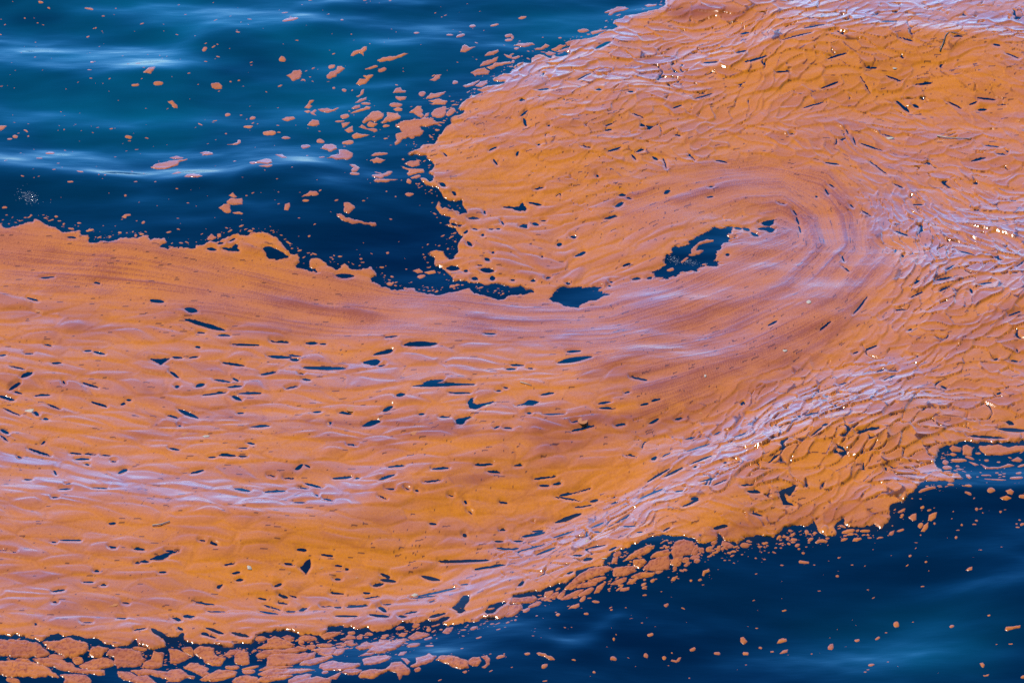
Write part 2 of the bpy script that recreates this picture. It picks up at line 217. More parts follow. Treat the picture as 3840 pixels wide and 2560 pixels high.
# loose flakes of scum on the open water beside the lobe
FLAKES = {
"00":[(350,8,400,18,18),(435,55,462,62,14),(775,50,858,70,24),(218,125,238,130,10),(790,300,822,290,12),(828,600,866,602,18),
 (1240,635,1295,640,16),(800,700,846,700,10),(820,788,850,790,6),("slanted diamond-shaped flake",[(1320,755),(1370,705),(1428,698),(1415,735),(1385,766),(1345,760)]),
 (1855,500,1908,478,28),("blunt wedge-shaped flake with a split tip",[(1940,790),(2010,780),(2050,805),(2040,828),(1975,835),(1942,825)]),(1205,848,1280,845,22),(1410,838,1503,832,30),
 [(1535,970),(1585,960),(1635,1000),(1635,1015),(1600,1015),(1575,990)],(2068,1065,2116,1045,28),(2295,1100,2345,1080,34),
 (2235,1185,2325,1180,24),(1820,1150,1862,1175,14),(1325,1166,1357,1162,5),(1152,1275,1215,1280,24),
 (1170,1305,1205,1303,10),(1332,1275,1367,1277,8),(2065,1252,2087,1253,12),(1235,1370,1275,1367,7),[(-20,1180),(66,1180),(30,1220),(-20,1228)],
 (216,1222,260,1240,18),(115,1285,165,1282,28),(66,1308,115,1303,14),(252,1280,270,1280,16),(245,1160,275,1160,5),
 ("thin tadpole-like flake with a raised end",[(2035,1355),(2130,1355),(2180,1340),(2185,1318),(2210,1318),(2215,1345),(2175,1368),(2130,1362)]),(418,1445,500,1435,40),(330,1518,395,1518,16),
 [(1550,1460),(1620,1443),(1690,1470),(1680,1482),(1600,1480)],
 ("long lilac slab on the bright wave",[(1365,1575),(1420,1530),(1560,1500),(1690,1490),(1728,1490),(1715,1505),(1650,1520),(1640,1550),(1600,1570),(1560,1585),(1440,1590)]),
 ("lobster-claw flake notched on one side",[(1820,1425),(1890,1412),(1950,1425),(1965,1455),(1900,1460),(1845,1458),(1870,1440)]),(-10,805,30,805,8),(2140,1556,2175,1558,10)],
"10":[(232,135,300,125,14),("smooth pale oval flake on the brightest ripple",(243,240,390,216,44)),(775,213,806,210,16),(1448,320,1505,318,18),(1748,343,1812,340,16),
 (1840,362,1922,328,36),(1960,230,2020,226,30),(2150,228,2233,210,24),(2285,335,2360,320,36),(2287,378,2360,365,28),(1037,447,1055,447,8),
 ("amber bird-shaped flake with a spread wing",[(862,535),(900,505),(960,495),(985,470),(1020,475),(1025,500),(985,525),(990,550),(940,528),(890,545)]),(212,578,277,572,40),
 ("long thin amber sliver of scum",[(1118,598),(1180,570),(1290,560),(1360,535),(1395,545),(1330,575),(1240,600),(1140,610)]),
 ("amber turtle-shaped flake with a stubby tail",[(277,705),(320,690),(340,660),(410,655),(430,685),(400,735),(345,765),(310,735)]),(418,745,455,755,14),(660,635,725,605,34),
 ("amber bean-shaped flake bent at its top",[(640,715),(690,675),(740,650),(745,618),(790,618),(812,650),(770,690),(745,710),(740,725),(670,742)]),(1000,665,1123,648,20),(1122,685,1197,665,30),
 ("hooked flake shaped like a swan",[(920,785),(950,745),(1010,745),(975,715),(1078,710),(1040,755),(1000,795),(940,800)]),
 ("stingray-shaped flake with a thin tail",[(1872,515),(1900,460),(1920,443),(1960,468),(2028,458),(1960,490),(1920,520)]),[(1590,770),(1630,745),(1650,720),(1700,715),(1690,750),(1640,778)],
 [(2098,550),(2130,515),(2225,490),(2230,510),(2180,540)],[(2275,530),(2352,545),(2352,575),(2300,555)],
 ("leaf-shaped flake pointing up at the lobe",[(2052,650),(2080,605),(2225,555),(2215,595),(2130,630)]),[(2120,655),(2200,610),(2380,600),(2340,620),(2230,640),(2160,675)],
 [(1962,705),(2040,670),(2100,660),(2145,690),(2140,715),(2030,725),(2010,740),(1995,710)],(1805,805,1855,790,34),
 [(1892,835),(1960,810),(2055,770),(2040,800),(1990,835),(1930,850)],[(2010,835),(2060,790),(2125,785),(2130,820),(2080,850),(2040,850)],
 (700,825,732,830,18),(790,845,832,850,30),[(917,910),(960,890),(970,850),(995,845),(985,890),(940,915)],
 [(908,965),(960,930),(1015,918),(1015,940),(940,968)],(965,980,1058,980,26),[(873,1030),(910,995),(960,990),(960,1020),(900,1038)],
 [(866,1080),(920,1045),(990,1030),(1010,1010),(1055,1015),(1040,1035),(950,1065),(890,1080)],
 [(1258,890),(1280,850),(1325,835),(1345,865),(1383,870),(1370,885),(1290,890)],[(1280,920),(1383,920),(1370,950),(1320,962),(1290,945)],
 (1220,1000,1350,1000,36),[(1262,1045),(1300,1020),(1350,1035),(1340,1058),(1290,1060)],(1490,895,1558,885,38),
 [(1555,940),(1610,885),(1640,895),(1680,890),(1750,885),(1680,930),(1600,940)],("flat flake with two forked ends",[(1582,965),(1690,948),(1710,970),(1765,975),(1740,1008),(1590,1000),(1630,985)]),
 [(437,990),(480,950),(490,925),(540,925),(500,965),(522,975),(490,1000)],[(437,1030),(480,1018),(503,1035),(480,1055)],
 [(500,1050),(545,1010),(560,1030),(530,1060),(558,1085),(510,1070)],("ragged pink star-like flake with a long arm",[(565,1010),(655,1000),(690,1020),(765,1008),(720,1040),(670,1060),(590,1035)]),
 [(233,1120),(280,1095),(350,1095),(370,1120),(280,1145),(255,1130)],(775,1110,857,1105,40),(725,1148,815,1150,14),
 [(785,1165),(865,1165),(840,1195),(800,1210)],[(810,1230),(885,1195),(900,1255),(850,1260)],[(467,1185),(520,1130),(580,1140),(582,1180),(540,1195)],
 ("big mushroom-shaped flake of orange scum",[(975,1160),(1030,1100),(1080,1060),(1130,1060),(1175,1085),(1160,1125),(1100,1160),(1060,1150),(1000,1175)]),
 ("fan-shaped flake with fingers on one edge",[(1145,1170),(1200,1110),(1200,1070),(1300,1080),(1330,1105),(1310,1145),(1230,1165),(1180,1178)]),
 [(1020,1185),(1050,1160),(1120,1180),(1080,1210),(1030,1205)],[(942,1210),(975,1182),(1020,1215),(1110,1225),(1122,1245),(1090,1258),(1030,1230)],
 (1165,1205,1230,1195,22),("triangular flake with a drooping corner",[(1405,1070),(1480,1020),(1520,1020),(1530,1085),(1545,1110),(1520,1135),(1470,1105)]),[(1540,1130),(1560,1090),(1590,1085),(1585,1120)],
 ("broad shell-shaped flake next to the lobe edge",[(1605,1095),(1640,1050),(1745,1025),(1755,1060),(1735,1130),(1690,1145),(1620,1130)]),[(1740,1125),(1770,1070),(1820,1050),(1835,1085),(1800,1120),(1770,1135)],
 ("largest ragged pink raft beside the lobe",[(1280,1190),(1340,1155),(1480,1145),(1620,1135),(1600,1155),(1640,1165),(1690,1200),(1600,1215),(1510,1225),(1525,1270),(1500,1305),(1430,1330),
  (1350,1320),(1340,1350),(1300,1390),(1245,1398),(1300,1340),(1270,1300),(1290,1280),(1350,1265),(1300,1220)]),
 ("smooth egg-shaped pink flake",(58,1250,182,1248,52)),(235,1305,317,1310,24),(557,1328,632,1330,38),(410,1395,500,1382,38),(790,1350,900,1345,44),
 [(880,1290),(930,1260),(970,1275),(1040,1280),(960,1310),(900,1315)],(1072,1298,1092,1296,7),
 ("rounded pink flake joined to a curled one",[(592,1410),(630,1360),(700,1355),(740,1375),(745,1415),(690,1445)]),
 ("large curled pink flake like a comma",[(645,1535),(690,1490),(740,1480),(765,1475),(760,1418),(830,1430),(890,1455),(890,1510),(850,1530),(740,1530),(700,1520)]),(575,1520,637,1508,16),
 (1055,1490,1208,1468,24),[(170,1500),(240,1495),(292,1545),(240,1545),(205,1520)],[(1060,1530),(1110,1510),(1185,1530),(1150,1558),(1080,1555)]],
"11":[[(1330,20),(1400,40),(1540,45),(1545,75),(1480,95),(1400,115),(1385,95),(1410,70)],[(1360,0),(1420,-30),(1500,-30),(1500,10),(1440,28)],
 (1425,140,1512,115,30),(1378,175,1428,172,42),(1370,280,1450,275,26),[(-30,40),(40,10),(90,-10),(145,0),(145,40),(110,65),(40,50)],
 [(20,80),(150,65),(155,90),(110,105)],("upright C-shaped flake above a small oval",[(862,15),(910,10),(955,45),(930,85),(880,100),(870,75),(890,50)]),(862,115,950,110,30),
 ("boot-shaped flake with a raised toe",[(1060,120),(1110,100),(1170,95),(1210,65),(1258,70),(1240,100),(1180,125),(1150,150),(1075,145)]),(1090,75,1155,90,16),
 [(1080,180),(1110,155),(1200,155),(1305,150),(1250,170),(1200,190),(1090,193)],
 ("whale-shaped flake with a pointed tail",[(410,355),(460,335),(495,308),(560,315),(585,340),(540,350),(470,350)]),(425,382,487,380,16),
 ("upright thumb-shaped flake on dark water",[(260,460),(270,405),(310,400),(314,430),(295,463)]),
 ("kite-shaped flake with a pointed corner",[(795,395),(860,385),(920,430),(850,485),(808,480),(812,440)]),
 ("long lumpy snake-like flake on dark water",[(722,505),(770,490),(820,515),(920,525),(1000,540),(1100,535),(1110,550),(1080,565),(990,560),(940,545),(880,568),(830,550)]),
 (472,660,503,658,14),(1193,755,1223,753,24),(950,818,982,818,14),(320,755,345,755,10),
 [(1440,875),(1500,855),(1540,885),(1490,895)],("flat oval flake off the ragged lobe tip",[(1545,885),(1640,865),(1648,890),(1590,910)]),(1480,930,1555,915,30),(1205,1000,1260,1000,28),
 (1232,935,1265,935,14),(1780,1032,1830,1025,26),(1640,1070,1670,1070,12),(1525,1050,1560,1050,10),(1368,865,1393,865,8),(1250,990,1270,990,14)],
"01":[(705,100,770,110,22),(620,206,675,208,16),(1140,312,1167,310,18),(20,390,68,385,18),(500,466,535,468,16),(706,522,750,522,14),
 ("small bird-shaped flake near the streaked band",[(1120,495),(1145,472),(1200,475),(1195,488),(1165,490),(1160,508)]),(1245,535,1265,535,12),(1300,560,1335,550,24),(938,552,960,552,10),(788,595,862,583,24),
 (625,565,685,578,20),(1083,630,1120,625,22),(1155,637,1175,637,10),[(1570,105),(1640,70),(1670,95),(1640,105)],
 ("pink hump-backed flake at a bright ripple end",[(1690,160),(1720,130),(1780,122),(1830,135),(1865,170),(1800,175),(1720,170)]),[(2105,320),(2140,300),(2180,335),(2150,345)],
 ("square orange flake over a rounded one",[(2085,390),(2130,345),(2230,345),(2230,405),(2150,415)]),("rounded orange flake under a square one",[(2010,430),(2070,402),(2115,414),(2125,480),(2080,485)]),
 [(2140,480),(2200,468),(2240,485),(2220,498),(2160,490)],[(1900,690),(1940,650),(1990,680),(1960,700),(1910,700)],(1995,665,2030,670,30),
 (1280,655,1325,655,16),(1235,665,1262,665,22),(1545,755,1600,760,10),(2290,660,2352,645,22),(2290,30,2360,45,34)],
"20":[("branched pale flake at the top of the frame",[(840,75),(900,45),(970,10),(1040,10),(1072,35),(1030,55),(960,60),(910,105),(880,100),(890,70)]),[(1215,20),(1260,5),(1330,15),(1320,40),(1250,40)],
 (55,155,137,140,20),(600,275,710,270,34),(425,355,457,355,14),("fish-shaped flake just off the lobe",[(10,435),(60,408),(190,402),(205,425),(120,455),(60,445)]),(18,468,65,465,22),
 [(195,460),(260,450),(310,412),(350,425),(290,465),(230,472)],[(300,500),(340,475),(410,495),(370,520),(320,520)],
 [(360,460),(440,415),(480,425),(440,460),(400,475)],[(490,400),(560,375),(640,370),(710,345),(650,378),(560,408),(510,425)],
 [(400,480),(480,450),(530,440),(500,470),(440,490)],[(0,560),(60,540),(80,550),(30,580),(0,580)],(-4,605,25,595,24),(-8,345,18,340,36),
 [(720,285),(780,265),(880,262),(800,292),(740,318)]],
"21":[("curled C-shaped flake in the inner pond",[(1640,735),(1690,680),(1720,655),(1790,622),(1855,622),(1855,642),(1800,656),(1750,666),(1705,700),(1700,730),(1760,735),(1720,772),(1680,785),(1600,780),(1650,765),(1640,750)]),
 (1550,840,1620,800,22),(1420,905,1490,895,30),(1745,862,1790,855,20)],
}
# loose flakes on the darker water below the mat
DRIFT = {
"32":[(1680,1160,1825,1152,38),[(1665,1050),(1700,1022),(1780,1035),(1765,1070),(1690,1078)],
 ("tall rounded flake against the mat corner",[(1785,1022),(1830,1002),(1880,1030),(1870,1100),(1790,1100)]),(1810,1110,1895,1135,24),
 ("broad torn plate with a slit near the corner",[(1940,1000),(2060,997),(2110,984),(2200,1010),(2400,980),(2400,1030),(2250,1060),(2100,1090),(2000,1090),(1950,1040)]),(1900,1075,1955,1075,20),(1985,1138,2030,1138,20),
 [(1840,1160),(1900,1170),(1940,1190),(1900,1200)],("long wavy strand of scum across the ripple",[(1950,1180),(2030,1210),(2130,1200),(2200,1165),(2280,1180),(2230,1195),(2100,1225),(2000,1235)]),(2290,1195,2380,1165,22),
 [(2230,1130),(2290,1098),(2340,1120),(2320,1145),(2260,1140)],(2100,1150,2135,1150,16),(2085,1275,2120,1275,16),(2110,1295,2150,1293,14),
 (2150,1280,2185,1280,14),(2275,1275,2330,1265,34),(1955,1308,2050,1305,18),(2220,1335,2340,1330,34),(1980,1350,2190,1355,18),
 (2150,1315,2180,1315,16),(1910,1330,1935,1330,14),[(1815,1310),(1850,1305),(1870,1345),(1850,1365),(1825,1345)],(1720,1220,1760,1220,18),
 (1600,1185,1660,1180,44),(1600,1240,1690,1240,40),(1730,1250,1780,1252,22),(1670,1100,1735,1100,24),(1645,1445,1705,1440,24),
 (1805,1445,1870,1445,26),(1380,1510,1540,1470,30),(2010,1475,2085,1468,34),(1805,1500,1870,1515,24),
 [(2180,1470),(2230,1455),(2260,1475),(2240,1500),(2200,1490)],[(2125,1520),(2190,1505),(2240,1520),(2190,1540),(2150,1535)],
 (2300,1510,2370,1510,30),(1940,1275,1965,1275,12),(1700,1270,1745,1275,16),(1610,1292,1680,1288,26)],
"33":[(1900,47,1933,47,22),(2123,52,2150,52,18),(2165,35,2190,35,8),(1395,52,1435,46,22),(1460,72,1500,70,14),(1190,75,1262,52,20),
 (1215,98,1250,94,22),("fin-shaped flake pointing at the mat",[(1285,115),(1330,92),(1363,88),(1362,135),(1330,145)]),("upper blade of a two-part flake",[(1465,150),(1480,105),(1510,90),(1555,85),(1540,125),(1500,150)]),
 ("lower teardrop blade of a two-part flake",[(1405,225),(1430,180),(1475,155),(1470,195),(1440,228)]),(1375,185,1425,165,34),(1518,165,1542,168,16),
 [(1107,235),(1120,212),(1165,202),(1150,235),(1135,245)],(1185,212,1250,202,20),(1393,250,1410,252,10),(1900,138,1928,138,16),
 (1875,172,1915,170,12),(1768,182,1790,182,18),(1726,222,1762,222,10),(1715,285,1740,275,22),(2298,115,2322,115,14),(2272,148,2295,148,12),
 (2273,180,2313,180,14),(2316,165,2360,145,22),(675,215,800,200,34),(805,205,840,200,22),(845,208,938,205,24),(690,245,725,245,18),
 (865,237,897,237,11),("wedge-shaped orange flake below the ragged mat edge",[(775,290),(790,265),(850,260),(860,272),(820,290)]),(335,215,375,215,34),(165,280,195,258,28),(365,290,418,262,26),
 ("lumpy cloud-shaped flake below the mat edge",[(428,300),(460,275),(500,270),(552,285),(540,302),(480,295),(450,308)]),(525,265,565,265,16),(78,280,122,255,26),(247,328,295,315,20),(268,350,298,348,14),
 (108,347,132,347,14),("short bar-shaped flake on the darkest water",[(282,445),(295,435),(378,445),(378,462),(340,462),(285,458)]),(110,482,145,478,14),(415,473,437,473,10),(638,418,660,418,12),
 (622,560,653,560,20),(1290,418,1320,412,16),(1437,467,1463,467,12),(1472,527,1484,527,8),("crested flake on the teal swell",[(1815,548),(1850,528),(1877,525),(1875,550),(1840,555)]),
 (128,845,172,838,14),("round coin-like flake in the dark water",(1155,915,1202,945,42)),(1325,915,1343,913,10),(1668,998,1710,1000,24),(2015,955,2043,957,14),
 ("dog-bone flake beside the frame edge",[(2177,1090),(2190,1065),(2250,1065),(2320,1055),(2318,1075),(2250,1085),(2200,1095)]),(2090,1192,2110,1192,8),(2208,1192,2252,1195,12),(795,1055,845,1055,28),
 (988,1052,1032,1030,22),("squarish flake with a dark central dot",[(550,1120),(570,1090),(600,1085),(608,1125),(590,1150),(552,1145)]),
 ("mitten-shaped flake on dark water",[(80,1100),(105,1060),(170,1050),(172,1075),(120,1095)]),
 [(108,1195),(140,1160),(185,1150),(180,1180),(140,1192)],(22,1180,55,1178,16),(178,1206,195,1206,10),(393,1195,412,1192,14),
 ("oval flake inside the faint ring ripple",(920,1340,980,1338,26)),(905,1390,935,1390,8),(880,1415,908,1415,14),(1093,1315,1113,1315,10),("amber bean flake near the lower corner",[(1943,1360),(1975,1355),(1992,1375),(1980,1398),(1960,1390)]),
 [(1970,1458),(2000,1460),(2035,1448),(2025,1468),(1985,1470)],(2320,1480,2380,1470,24)],
"23":[("hammer-shaped flake with a thin handle",[(1748,625),(1755,590),(1810,572),(1820,590),(1780,605),(1765,628)]),(1632,662,1658,662,16),(1708,660,1745,655,18),
 [(1455,670),(1475,645),(1520,628),(1520,645),(1490,670)],("rounded brick-like flake off the rubble belt",[(992,745),(1000,722),(1080,718),(1078,740),(1030,748)]),(885,740,905,740,10),(1197,785,1238,780,14),
 (1185,708,1235,688,20),(1268,675,1315,665,26),(1395,862,1440,848,28),(900,890,925,885,16),(658,930,704,930,20),(402,942,442,935,26),
 (393,917,415,917,10),("flake like a leaping fish below the belt",[(515,890),(545,860),(615,838),(620,865),(590,885),(550,880)]),(620,820,675,775,36),(925,1160,948,1155,22),(1243,1118,1298,1105,28),
 (1210,1270,1252,1268,36),(1378,1278,1418,1275,26),("boomerang-shaped orange flake",[(1458,1300),(1470,1288),(1510,1295),(1530,1272),(1555,1272),(1540,1300),(1510,1312)]),
 (1460,1240,1478,1240,12),(1430,1335,1447,1335,8),(1632,1215,1687,1198,28),(1856,1220,1913,1220,28),
 ("plump acorn-shaped orange flake",[(2097,1105),(2100,1075),(2130,1068),(2165,1100),(2130,1130)]),(2265,1147,2300,1147,20),
 [(2118,1205),(2130,1190),(2175,1195),(2170,1220),(2130,1222)],("smooth oval flake on a blue ripple",(902,1325,963,1318,38)),(548,1368,588,1368,14),(740,1452,770,1452,18),
 ("long seal-shaped flake with a thin neck",[(222,1330),(250,1318),(310,1328),(330,1345),(370,1355),(398,1382),(350,1385),(300,1355),(250,1345)]),(115,1337,168,1335,26),
 (270,1460,328,1420,32),(1620,1438,1638,1438,12),(475,1055,498,1055,10),(340,1075,357,1075,8),(540,1052,556,1050,8),(20,980,45,975,18),
 (215,950,240,945,10),(2285,393,2300,390,10),(2102,428,2125,422,10),(2060,397,2085,395,10),(2095,355,2188,340,36)],
"13":[(2020,1155,2075,1145,18),(2295,1010,2330,995,20),(1905,1510,1940,1505,24),(2207,1380,2290,1358,28),(2270,1342,2288,1335,12)],
}
# broken floes along the mat's lower edge
FLOES = {
"03":[("large flat floe drilled by two holes",[(-80,1200),(80,1205),(230,1215),(380,1250),(440,1290),(450,1310),(400,1340),(250,1350),(100,1345),(-80,1330)]),
 ("wrinkled floe wedged under the mat",[(400,1218),(560,1204),(620,1182),(720,1205),(800,1215),(820,1250),(780,1300),(690,1345),(600,1330),(540,1300),(520,1275),(460,1275)]),
 [(825,1310),(840,1270),(900,1248),(990,1265),(950,1290),(930,1330),(870,1335)],
 ("crumpled floe at the lower corner",[(-80,1400),(40,1395),(140,1365),(260,1370),(320,1405),(430,1435),(520,1490),(530,1520),(430,1495),(420,1520),(320,1535),(200,1530),(50,1520),(-80,1500)]),
 ("long tapering floe with a torn tail",[(310,1368),(430,1350),(560,1366),(650,1390),(700,1430),(800,1446),(960,1442),(950,1490),(860,1480),(760,1470),(600,1450),(440,1420),(340,1395)]),
 (450,1338,590,1340,34),(670,1355,760,1370,50),
 ("wing-shaped floe with a curled corner",[(735,1410),(790,1375),(860,1350),(960,1340),(1035,1358),(1035,1385),(970,1420),(880,1445),(800,1438)]),
 ("broad smooth floe with a dark round hole",[(975,1310),(1000,1275),(1130,1260),(1290,1270),(1310,1320),(1340,1330),(1310,1355),(1300,1388),(1200,1395),(1130,1390),(1080,1410),(1045,1380),(1060,1340)]),
 ("tall sail-shaped floe",[(1315,1395),(1335,1355),(1390,1330),(1420,1265),(1500,1280),(1490,1330),(1490,1380),(1400,1405)]),
 ("smooth shield-shaped floe",[(1550,1245),(1620,1240),(1720,1280),(1725,1305),(1640,1345),(1570,1355),(1565,1300)]),
 [(1670,1225),(1750,1217),(1770,1250),(1770,1285),(1700,1260)],
 ("rough knobbly floe shaped like a dog's head",[(1775,1240),(1840,1210),(1970,1220),(1950,1260),(2000,1290),(2065,1300),(2030,1360),(1960,1370),(1880,1350),(1870,1310),(1790,1280)]),
 [(2070,1275),(2110,1235),(2210,1230),(2225,1240),(2150,1262),(2090,1290)],
 ("four-cornered floe standing clear of the others",[(2150,1280),(2190,1248),(2270,1245),(2280,1290),(2285,1350),(2230,1365),(2160,1355)]),(2070,1390,2195,1395,36),(2225,1415,2370,1375,18),
 [(1680,1400),(1740,1355),(1800,1355),(1910,1410),(1890,1450),(1930,1475),(1860,1490),(1800,1450),(1740,1425)],
 ("rounded floe trailing a forked shelf",[(1840,1530),(1880,1495),(1950,1470),(2000,1425),(2100,1420),(2175,1450),(2160,1490),(2050,1520),(1940,1545)]),(2230,1435,2340,1435,40),
 ("cracked floe cut by the frame bottom",[(2140,1550),(2170,1510),(2260,1480),(2352,1490),(2400,1540),(2352,1600),(2200,1600)]),
 ("wide scaly floe at the frame bottom",[(1080,1445),(1200,1452),(1260,1500),(1350,1485),(1450,1570),(1400,1600),(1260,1560),(1150,1530),(1090,1490)]),
 ("broad floe with a pointed snout",[(1200,1432),(1350,1420),(1480,1440),(1540,1440),(1560,1420),(1650,1415),(1690,1450),(1720,1480),(1790,1500),(1770,1515),(1700,1500),(1640,1530),(1560,1535),(1480,1490),(1370,1470),(1280,1480)]),
 [(590,1580),(600,1530),(560,1500),(650,1490),(780,1500),(840,1540),(830,1580)],(1225,1242,1345,1247,24),(60,1545,180,1575,34)],
"13":[(-10,1127,90,1122,28),("ragged angular floe beside the small round ones",[(20,1210),(110,1165),(110,1130),(180,1105),(250,1130),(360,1170),(330,1190),(200,1212)]),
 [(255,1105),(290,1092),(345,1110),(330,1130),(275,1128)],[(5,1270),(80,1232),(270,1217),(400,1185),(480,1200),(450,1220),(250,1258),(120,1276),(60,1305),(20,1290)],
 ("crusted plate of overlapping orange layers",[(110,1290),(150,1272),(280,1262),(430,1244),(550,1250),(540,1290),(420,1320),(330,1350),(200,1370),(100,1365)]),
 [(400,1350),(420,1328),(560,1302),(700,1284),(710,1300),(640,1340),(500,1380)],[(30,1420),(100,1374),(330,1372),(250,1392),(120,1408)],
 ("pale lilac layered plate near the bottom",[(20,1460),(120,1404),(300,1402),(450,1420),(540,1440),(400,1460),(250,1480),(100,1488)]),
 [(0,1540),(50,1502),(200,1486),(330,1494),(250,1530),(80,1545)],
 ("crumbly pink slab with a stepped top",[(600,1385),(700,1350),(740,1370),(860,1390),(960,1395),(960,1420),(900,1445),(780,1460),(640,1450),(590,1420)]),
 (400,1110,550,1108,36),(395,1150,440,1140,34),[(605,1088),(655,1056),(780,1044),(740,1070),(680,1100),(630,1106)],
 (848,1043,908,1040,22),[(825,1085),(850,1065),(905,1075),(910,1095),(840,1100)],(928,1090,975,1080,28),(1005,1055,1070,1050,22),
 ("floe with a drawn-out beak",[(805,1150),(830,1125),(885,1120),(890,1150),(930,1160),(880,1175),(830,1160)]),(745,1185,805,1185,24),(558,1170,700,1162,32),(465,1183,545,1180,30),
 ("smooth triangular floe beside a leaf-like one",[(535,1210),(600,1195),(730,1195),(738,1220),(695,1280),(650,1285),(600,1260)]),("leaf-like floe lying against a triangular one",[(708,1270),(744,1218),(825,1208),(790,1260),(750,1280)]),
 ("largest shaggy raft in the ripple trough",[(920,1195),(1000,1150),(1130,1136),(1130,1110),(1220,1110),(1230,1130),(1330,1100),(1390,1095),(1380,1120),(1330,1180),(1260,1240),(1140,1260),(1060,1250),(1010,1248),(1060,1200),(960,1215)]),
 [(965,1295),(1010,1268),(1100,1262),(1060,1285)],[(1315,1060),(1340,1040),(1390,1040),(1360,1070)],
 ("shaggy raft pointing up the ripple",[(1405,1085),(1480,1032),(1600,1060),(1530,1090),(1450,1112)]),(1440,985,1500,970,24),(1390,1190,1500,1165,34),(1560,1195,1630,1197,14),
 (1550,1115,1615,1095,18),[(1310,1300),(1330,1265),(1380,1260),(1350,1295)],(1570,1020,1605,1020,16),
 [(1720,1050),(1750,1015),(1805,1010),(1790,1045),(1740,1062)],(1970,1045,2030,1025,22),(1150,1085,1190,1082,16),(1160,1065,1220,1058,16),
 (1290,1000,1360,990,16),("whitish shiny floe on the pale ripple",[(985,1350),(1050,1312),(1180,1300),(1240,1320),(1220,1360),(1100,1400),(1000,1400)]),
 ("hand-shaped floe at the dark water edge",[(1180,1478),(1240,1436),(1250,1400),(1340,1390),(1380,1440),(1420,1470),(1400,1510),(1340,1520),(1320,1550),(1300,1500),(1240,1480)]),
 ("club-shaped floe with a thin neck",[(950,1530),(970,1490),(1050,1467),(1160,1475),(1240,1450),(1230,1470),(1140,1512),(1080,1550),(980,1545)]),
 [(1340,1340),(1380,1350),(1410,1390),(1390,1410),(1370,1370)],
 ("frayed floe with a glinting underside",[(1425,1440),(1480,1400),(1470,1350),(1560,1320),(1590,1295),(1610,1330),(1650,1340),(1610,1390),(1560,1415),(1470,1445)]),
 ("amber floe with a ring-shaped dent",[(1650,1385),(1700,1345),(1800,1350),(1860,1370),(1950,1400),(1940,1460),(1880,1470),(1800,1450),(1740,1420),(1690,1390)]),
 ("clover-shaped amber floe beside a ringed one",[(1960,1400),(1990,1375),(2050,1370),(2065,1410),(2040,1450),(1990,1450),(1960,1430)]),
 ("crescent-shaped amber floe",[(2075,1365),(2120,1355),(2148,1390),(2140,1440),(2100,1470),(2080,1465),(2120,1440),(2110,1390)]),
 (1460,1475,1510,1465,30),("smooth almond-shaped floe",[(790,1480),(830,1460),(920,1455),(970,1475),(930,1505),(850,1510)]),(610,1478,660,1475,26),[(670,1540),(740,1510),(780,1490),(740,1550)],
 ("layered plate cut by the frame bottom",[(300,1540),(380,1500),(460,1482),(520,1490),(480,1530),(560,1520),(700,1560),(680,1600),(320,1600)])],
"23":[("smooth sausage-shaped floe lying along the mat",[(-20,762),(100,756),(220,752),(228,770),(180,805),(60,812),(-20,800)]),
 ("broad rounded floe under a sausage-shaped one",[(-20,825),(85,830),(95,860),(50,905),(0,935),(-60,930)]),(155,855,265,805,34),(105,900,160,870,24),
 [(295,745),(310,715),(370,712),(375,738),(330,762)],[(355,760),(380,732),(425,727),(425,755),(380,778)],(270,780,355,767,18),
 [(418,770),(450,732),(490,720),(480,750),(450,785)],[(455,790),(510,760),(600,732),(655,722),(620,760),(520,790)],(615,770,750,714,34),
 ("curved banana-like floe off the belt",[(760,750),(790,705),(860,672),(840,700),(800,745)]),[(910,690),(960,667),(1050,647),(1040,670),(980,692)],[(1060,690),(1090,662),(1150,652),(1110,690)],
 [(1100,640),(1180,612),(1310,610),(1280,635),(1160,648)],
 ("broad cracked floe in the rubble belt",[(930,620),(940,578),(1050,560),(1120,563),(1130,590),(1030,630),(960,640)]),
 ("big pointed floe in the rubble belt",[(1205,585),(1260,532),(1340,503),(1440,497),(1450,540),(1430,585),(1350,600),(1260,590)]),[(1120,520),(1210,512),(1230,530),(1170,572),(1120,550)],
 [(1040,510),(1100,472),(1180,432),(1250,402),(1310,410),(1260,450),(1160,490),(1080,508)],[(1270,500),(1330,462),(1440,442),(1450,470),(1370,495)],
 ("thick amber floe with a dark crease",[(1470,470),(1500,384),(1580,358),(1660,374),(1685,410),(1635,468),(1560,486),(1490,495)]),[(1645,470),(1675,412),(1700,393),(1720,430),(1690,468)],
 [(1455,545),(1490,500),(1560,492),(1560,520),(1510,560)],(1510,555,1550,533,22),(1565,522,1620,507,28),(1640,500,1720,477,24),
 (1675,522,1725,510,22),(1480,582,1510,577,18),(1600,540,1630,535,18),[(920,530),(930,490),(970,490),(960,525)],(935,465,1000,455,34),
 [(640,592),(720,556),(850,552),(930,572),(840,600),(700,638),(560,690),(480,700),(560,652)],(700,660,860,642,24),(600,692,780,672,22),
 (490,703,620,682,20),[(1880,420),(1890,382),(1910,377),(1905,415)],(1725,440,1755,415,24),(1785,425,1830,395,24),(1830,365,1880,342,24),
 (1920,400,1945,395,16),[(1925,370),(1935,340),(1990,350),(2035,370),(1980,385)]],
}

# ---------------------------------------------------------------- the sea surface as a map
# The sea is surveyed in map units q = (u, v): u runs along +X, v along -Y, KU and KV units to the metre.
KU = 2352 / SPAN
KV = KU * math.sin(PITCH)
FPX = 1176 / math.tan(HFOV / 2)


